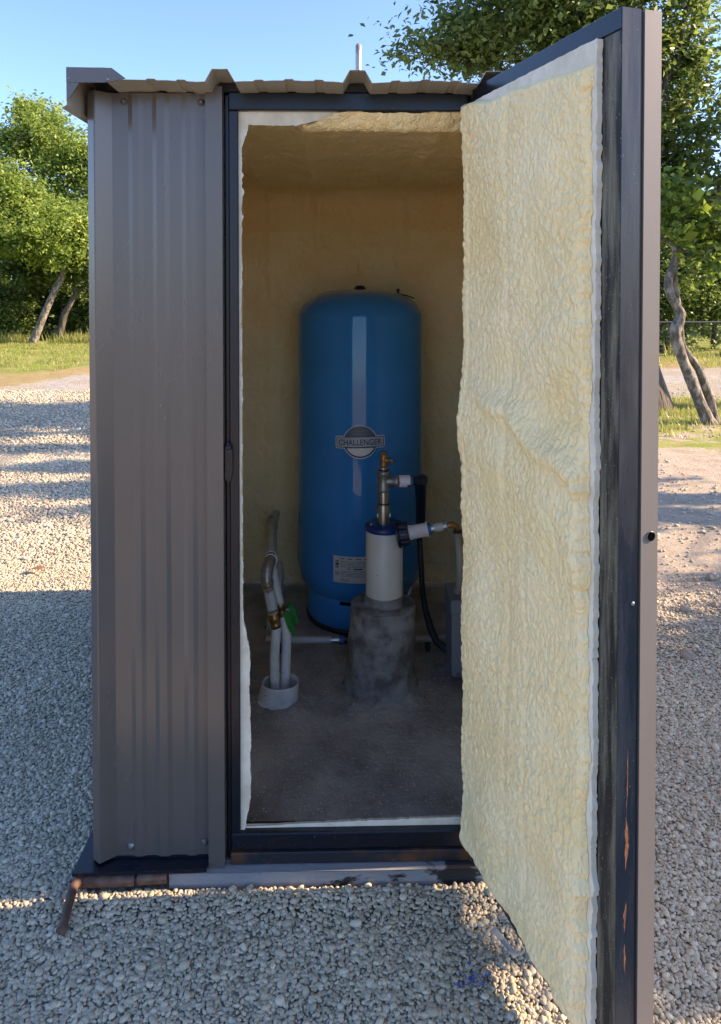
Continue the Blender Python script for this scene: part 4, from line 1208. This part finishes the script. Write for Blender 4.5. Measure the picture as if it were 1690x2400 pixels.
# branch of the shade tree's neighbour reaching in from the right
tree('leaning_oak', 'tree reaching in from the right edge with a bare dark bough against the sky', 'tree', (6.6, 7.6, 0),
     [(6.6, 7.6, -.05), (6.55, 7.6, .6), (6.45, 7.5, 1.4), (6.1, 7.3, 2.2), (5.6, 7.1, 2.65), (5.0, 7.0, 2.72), (4.62, 7.0, 2.63), (4.42, 7.0, 2.60), (4.28, 7.0, 2.53), (4.1, 7.0, 2.50)],
     [.2, .17, .16, .14, .10, .065, .045, .036, .028, .016],
     [((7.0, 7.5, 4.2), (1.2, 1.4, 1.1), 3), ((5.15, 7.2, 3.9), (.30, .5, .30), .3), ((5.3, 7.2, 3.1), (.45, .6, .4), .5)], 190, 15000, .2, .08, 'leaf_mid', 'bark_dark', 31, nlimb=8, ntwig=70, limb_r=.04)

# left woods
tree('tall_oak', 'tall airy tree on the left with sky showing through its crown', 'tree', (-9.4, 20.4, 0),
     [(-9.4, 20.4, -.1), (-9.35, 20.4, 1.2), (-9.2, 20.4, 2.6), (-9.1, 20.4, 4.0), (-9.0, 20.4, 5.4)], [.26, .2, .17, .13, .08],
     [((-9.1, 20.3, 6.1), (1.1, 1.2, .95), 3), ((-7.9, 20.2, 5.2), (.9, 1.1, .8), 2), ((-10.2, 20.3, 5.5), (1.2, 1.2, 1.0), 2), ((-8.3, 20.2, 4.1), (1.3, 1.2, .55), 1.6), ((-7.0, 20.2, 4.6), (1.2, 1.2, 1.1), 2)],
     280, 28000, .28, .115, 'leaf_light', 'bark', 51, 'trees at the edge of the wood', 12, 110, limb_r=.06)
tree('bright_oak', 'bright green bushy tree standing in front of the taller left tree', 'tree', (-9.9, 17.6, 0),
     [(-10.1, 17.6, -.1), (-9.9, 17.6, 1.0), (-9.5, 17.5, 1.9), (-9.2, 17.4, 2.6), (-9.0, 17.4, 3.2)], [.22, .18, .14, .11, .08],
     [((-9.1, 17.2, 3.9), (1.3, 1.2, .8), 3), ((-8.2, 17.0, 3.0), (1.1, 1.1, .65), 3), ((-9.4, 17.1, 2.8), (1.2, 1.0, .5), 1.6), ((-7.3, 17.3, 2.7), (.7, .8, .7), 1.6), ((-10.6, 17.3, 3.6), (1.1, 1.1, 1.0), 2)],
     380, 60000, .28, .105, 'leaf_light', 'bark', 52, 'trees at the edge of the wood', 10, 80, limb_r=.05)
tree('leaning_tree', 'slender pale trunked tree leaning right at the lawn edge', 'tree', (-8.2, 17.7, 0),
     [(-8.24, 17.7, -.08), (-8.16, 17.7, .12), (-7.97, 17.7, .6), (-7.80, 17.7, 1.0), (-7.62, 17.7, 1.39), (-7.45, 17.75, 1.75), (-7.30, 17.8, 2.2), (-7.2, 17.9, 2.8)], [.15, .105, .095, .09, .085, .078, .065, .045],
     [((-7.1, 17.9, 3.1), (.9, .9, .6), 2), ((-6.6, 18.0, 2.4), (.6, .7, .5), 1)], 70, 9000, .24, .12, 'leaf_light', 'bark', 53, 'trees at the edge of the wood', 6, 30, limb_r=.03)
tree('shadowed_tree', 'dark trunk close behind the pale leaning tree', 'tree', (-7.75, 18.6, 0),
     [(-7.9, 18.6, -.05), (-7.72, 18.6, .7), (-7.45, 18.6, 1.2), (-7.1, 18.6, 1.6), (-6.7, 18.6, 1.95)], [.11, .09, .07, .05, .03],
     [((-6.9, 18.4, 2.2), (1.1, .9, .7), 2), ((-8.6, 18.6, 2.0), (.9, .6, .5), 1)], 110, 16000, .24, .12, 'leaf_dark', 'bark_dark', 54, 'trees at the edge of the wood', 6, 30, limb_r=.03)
# understory shrubs, left
rs = random.Random(8)
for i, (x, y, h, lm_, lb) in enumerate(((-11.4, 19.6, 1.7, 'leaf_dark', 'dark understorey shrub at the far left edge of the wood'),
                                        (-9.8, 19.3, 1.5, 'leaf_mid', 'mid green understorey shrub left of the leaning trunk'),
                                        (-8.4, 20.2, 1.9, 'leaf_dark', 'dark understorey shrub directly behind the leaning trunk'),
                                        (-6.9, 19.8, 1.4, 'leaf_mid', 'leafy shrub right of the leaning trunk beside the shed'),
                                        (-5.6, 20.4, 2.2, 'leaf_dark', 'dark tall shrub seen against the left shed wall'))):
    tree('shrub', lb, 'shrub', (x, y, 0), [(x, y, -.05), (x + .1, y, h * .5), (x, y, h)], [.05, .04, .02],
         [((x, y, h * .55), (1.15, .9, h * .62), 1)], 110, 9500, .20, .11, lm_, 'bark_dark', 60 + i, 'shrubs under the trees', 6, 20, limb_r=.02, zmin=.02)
# taller wood behind everything, as one mass
def wood_mass():
    V = []; F = []; T = []; o_ = 0
    rr3 = random.Random(4)
    blobs = []
    for x in np.arange(-30, 34, 1.7):
        h = 4.2 + 1.2 * math.sin(x * .7) + rr3.uniform(-.6, .8)
        if -9.6 < x < -6.0: h = 3.2
        if 6.5 < x < 10: h = 3.3
        y = 23 + rr3.uniform(-.8, 1.5) + (0 if x < 4 else -1.5)
        blobs.append(((x, y, h * .5), (1.5, 1.3, h * .52), h))
    P, tone, *_ = crown_points(blobs, 2000, 80000, .42, 91)
    k = P[:, 2] > 0; P, tone = P[k], tone[k]
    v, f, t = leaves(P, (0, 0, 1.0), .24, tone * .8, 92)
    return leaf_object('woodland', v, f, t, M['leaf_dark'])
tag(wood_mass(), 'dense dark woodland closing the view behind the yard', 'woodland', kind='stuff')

# right background shrubs behind the fence
for i, (x, y, h, lm_, lb) in enumerate(((6.2, 15.6, 2.6, 'leaf_dark', 'dark green hedge shrub behind the fence nearest the door'),
                                        (7.6, 15.2, 3.0, 'leaf_mid', 'broad green shrub behind the fence, right of the twin stems'),
                                        (9.0, 15.8, 3.2, 'leaf_mid', 'tall shrub behind the fence at the far right edge'),
                                        (5.0, 16.4, 3.4, 'leaf_mid', 'green shrub hidden mostly behind the open door'))):
    tree('shrub', lb, 'shrub', (x, y, 0), [(x, y, -.05), (x + .1, y, h * .5), (x, y, h)], [.06, .05, .02],
         [((x, y, h * .52), (1.2, .9, h * .56), 1)], 150, 15000, .20, .10, lm_, 'bark_dark', 80 + i, 'shrubs behind the fence', 6, 20, limb_r=.02, zmin=.02)

# trees and a hedge to the right of the picture: their shade falls across the yard
tree('roadside_tree', 'tree out to the right whose crown throws streaks of shade over the yard', 'tree', (8.6, 3.6, 0),
     [(8.6, 3.6, -.05), (8.6, 3.6, 1.4), (8.5, 3.7, 3.0), (8.4, 3.8, 4.5)], [.22, .18, .15, .1],
     [((8.4, 3.3, 3.3), (1.0, .07, .12), 1), ((8.5, 4.25, 3.5), (1.0, .07, .12), 1), ((8.6, 2.15, 3.2), (.9, .08, .16), .7), ((8.6, 1.55, 3.05), (.8, .10, .15), .6),
      ((8.4, 3.6, 5.2), (1.3, .10, .5), 1), ((8.4, 4.2, 5.4), (1.3, .14, .6), 1.3), ((8.4, 4.9, 5.2), (1.3, .16, .7), 1.6), ((8.3, 5.6, 5.4), (1.3, .2, .8), 2), ((8.3, 6.4, 5.3), (1.4, .4, .8), 3)], 130, 15000, .13, .09, 'leaf_mid', 'bark_dark', 101, 'trees right of the yard', 14, 60, limb_r=.05)
tree('roadside_tree', 'lower spreading tree out to the right beside the near gravel', 'tree', (6.6, -.6, 0),
     [(6.6, -.6, -.05), (6.6, -.6, .8), (6.5, -.6, 1.5)], [.16, .13, .1],
     [((6.2, -1.5, 1.85), (1.0, 1.25, 1.5), 3), ((6.2, .35, 1.62), (1.0, 1.0, 1.28), 2.6), ((6.2, 1.1, 1.6), (.9, .5, 1.3), 1.2)], 420, 62000, .22, .10, 'leaf_light', 'bark_dark', 102, 'trees right of the yard', 10, 40, limb_r=.05, zmin=-.01)

# grass
def grass(name, areas, n_, h, seed):
    r_ = np.random.default_rng(seed); P = []
    for (x0, x1, y0, y1, w_) in areas:
        k = int(n_ * w_); x = r_.uniform(x0, x1, k); y = r_.uniform(y0, y1, k)
        P.append(np.stack([x, y], 1))
    P = np.concatenate(P)
    dens = np.array([N(a * 1.3, b * 1.3, 5) + .5 * N(a * 5, b * 5, 2) for a, b in P])
    P = P[dens > -.12 + r_.normal(0, .12, len(P))]
    m = len(P); z = np.full(m, -.03)
    hh = h * np.exp(r_.normal(0, .35, m)); a = r_.uniform(0, 6.28, m); ln = r_.uniform(.1, .7, m) * hh
    b0 = np.column_stack([P, z]); side = np.column_stack([np.cos(a), np.sin(a), np.zeros(m)]) * (.0035 + h * .04)
    tip = b0 + np.column_stack([-np.sin(a) * ln, np.cos(a) * ln, hh])
    v = np.stack([b0 - side, b0 + side, tip], 1).reshape(-1, 3)
    f = np.arange(m * 3).reshape(-1, 3)
    t = np.repeat(np.clip(.45 + r_.normal(0, .25, m), 0, 1), 3)
    o = leaf_object(name, v, f, t, M['grass'])
    return o
tag(grass('grass', [(1.9, 6.5, 5.5, 8.2, .38), (-9, -5.2, 11.6, 13.6, .12), (-12.5, -5.5, 13.6, 17.6, .32), (4, 9, 11.9, 14.2, .18)], 90000, .055, 3), 'short green and straw coloured grass in patches round the yard', 'grass', kind='stuff')
tag(grass('tall_grass', [(-12.5, -5.5, 17.6, 18.6, .75), (7.0, 9, 13.9, 14.4, .25)], 7000, .20, 4), 'tall straw coloured weeds along the edge of the wood', 'grass', kind='stuff')

# fence
fe = empty('wire_fence', 'low dark wire fence with top rail along the far right side', 'fence', (6.5, 13.8, 0))
MB().tube([(4.5, 13.8, .74), (12.5, 13.8, .74)], .018, 8).build('top_rail', M['wire'], fe)
for x in (4.6, 6.55, 8.5, 10.4):
    MB().tube([(x, 13.8, -.05), (x, 13.8, .76)], .024, 8).build('post', M['wire'], fe)
wm = MB()
for k in range(int(8 / .09)):
    x = 4.5 + k * .09
    wm.tube([(x, 13.8, -.0), (x + .72, 13.8, .72)], .0022, 3, cap=False, smooth=False)
    wm.tube([(x + .72, 13.803, -.0), (x, 13.803, .72)], .0022, 3, cap=False, smooth=False)
wmo = wm.build('wire_mesh', M['wire'], fe); wmo['kind'] = 'stuff'
fit_local(fe)

# ---------------------------------------------------------------- small things on the ground
def stone(x, y, s_, fl_, seed, label):
    import bmesh
    bm = bmesh.new(); bmesh.ops.create_icosphere(bm, subdivisions=2, radius=1)
    rs_ = random.Random(seed); cut = [Vector((rs_.uniform(-1, 1), rs_.uniform(-1, 1), rs_.uniform(-.3, 1))).normalized() for _ in range(6)]
    for v in bm.verts:
        for c in cut:
            d = v.co.dot(c)
            if d > .72: v.co -= c * (d - .72)
        v.co *= 1 + .12 * N(v.co.x * 2 + seed, v.co.y * 2, v.co.z * 2)
        v.co = Vector((v.co.x * s_, v.co.y * s_ * .8, v.co.z * s_ * fl_))
    me = bpy.data.meshes.new('rock'); bm.to_mesh(me); bm.free(); me.materials.append(M['rock'])
    o = bpy.data.objects.new('rock', me); col.objects.link(o); o.location = (x, y, gh(x, y) + s_ * fl_ * .45)
    o.rotation_euler = (0, 0, seed)
    tag(o, label, 'rock', 'loose rocks on the dirt')
stone(1.50, 1.16, .045, .5, 1, 'flat wedge shaped rock on the gravel edge right of the door')
stone(1.70, 1.62, .032, .7, 2, 'small rounded grey rock on the pink dirt right of the door')
stone(1.88, 1.66, .030, .6, 3, 'pale small rock on dirt at the right picture edge')
stone(2.03, 2.00, .038, .6, 4, 'brown rock farther back on the dirt near the right edge')
stone(1.62, .86, .035, .6, 5, 'half buried rock in shaded gravel right of the door')
lf_ = MB()
pts = [(0, 0, 0), (.03, .02, .006), (.07, .026, .014), (.115, .004, .002), (.075, -.02, .010), (.032, -.018, .018)]
lf_.add([(x, y, z) for x, y, z in pts], [(0, 1, 5), (1, 2, 4, 5), (2, 3, 4)], 0, True)
lf_.add([(x, y, z - .0012) for x, y, z in pts], [(5, 1, 0), (5, 4, 2, 1), (4, 3, 2)], 0, True)
dl = lf_.build('dead_leaf', M['deadleaf']); dl.location = (-1.78, 2.16, gh(-1.78, 2.16) + .016); dl.rotation_euler = (.1, -.15, -.1)
tag(dl, 'curled brown dead leaf lying on the sunny gravel left of the shed', 'leaf')
sp_ = MB().box(0, .085, 0, .016, 0, .001); so = sp_.build('plastic_strip', M['strip']); so.location = (.365, -.20, .004); so.rotation_euler = (0, .03, R(-62))
tag(so, 'small clear plastic strip on the gravel near the door bottom', 'plastic strip')
rb = np.random.default_rng(12)
bm_ = MB()
import bmesh
for k in range(26):
    b = bmesh.new(); bmesh.ops.create_icosphere(b, subdivisions=1, radius=1)
    c = Vector((.302 + rb.normal(0, .022), -.322 + rb.normal(0, .016), -.006 + rb.uniform(0, .004)))
    s3 = .0056 * math.exp(rb.normal(0, .2)); ro = Matrix.Rotation(rb.uniform(0, 6), 3, 'Z')
    vs = [ro @ Vector((v.co.x * s3, v.co.y * s3 * .75, v.co.z * s3 * .6)) + c for v in b.verts]
    bm_.add(vs, [[v.index for v in f.verts] for f in b.faces], 0, True); b.free()
tag(bm_.build('painted_pebbles', M['chip_blue']), 'pebbles stained with blue paint near the bottom of the door', 'painted gravel', kind='stuff')
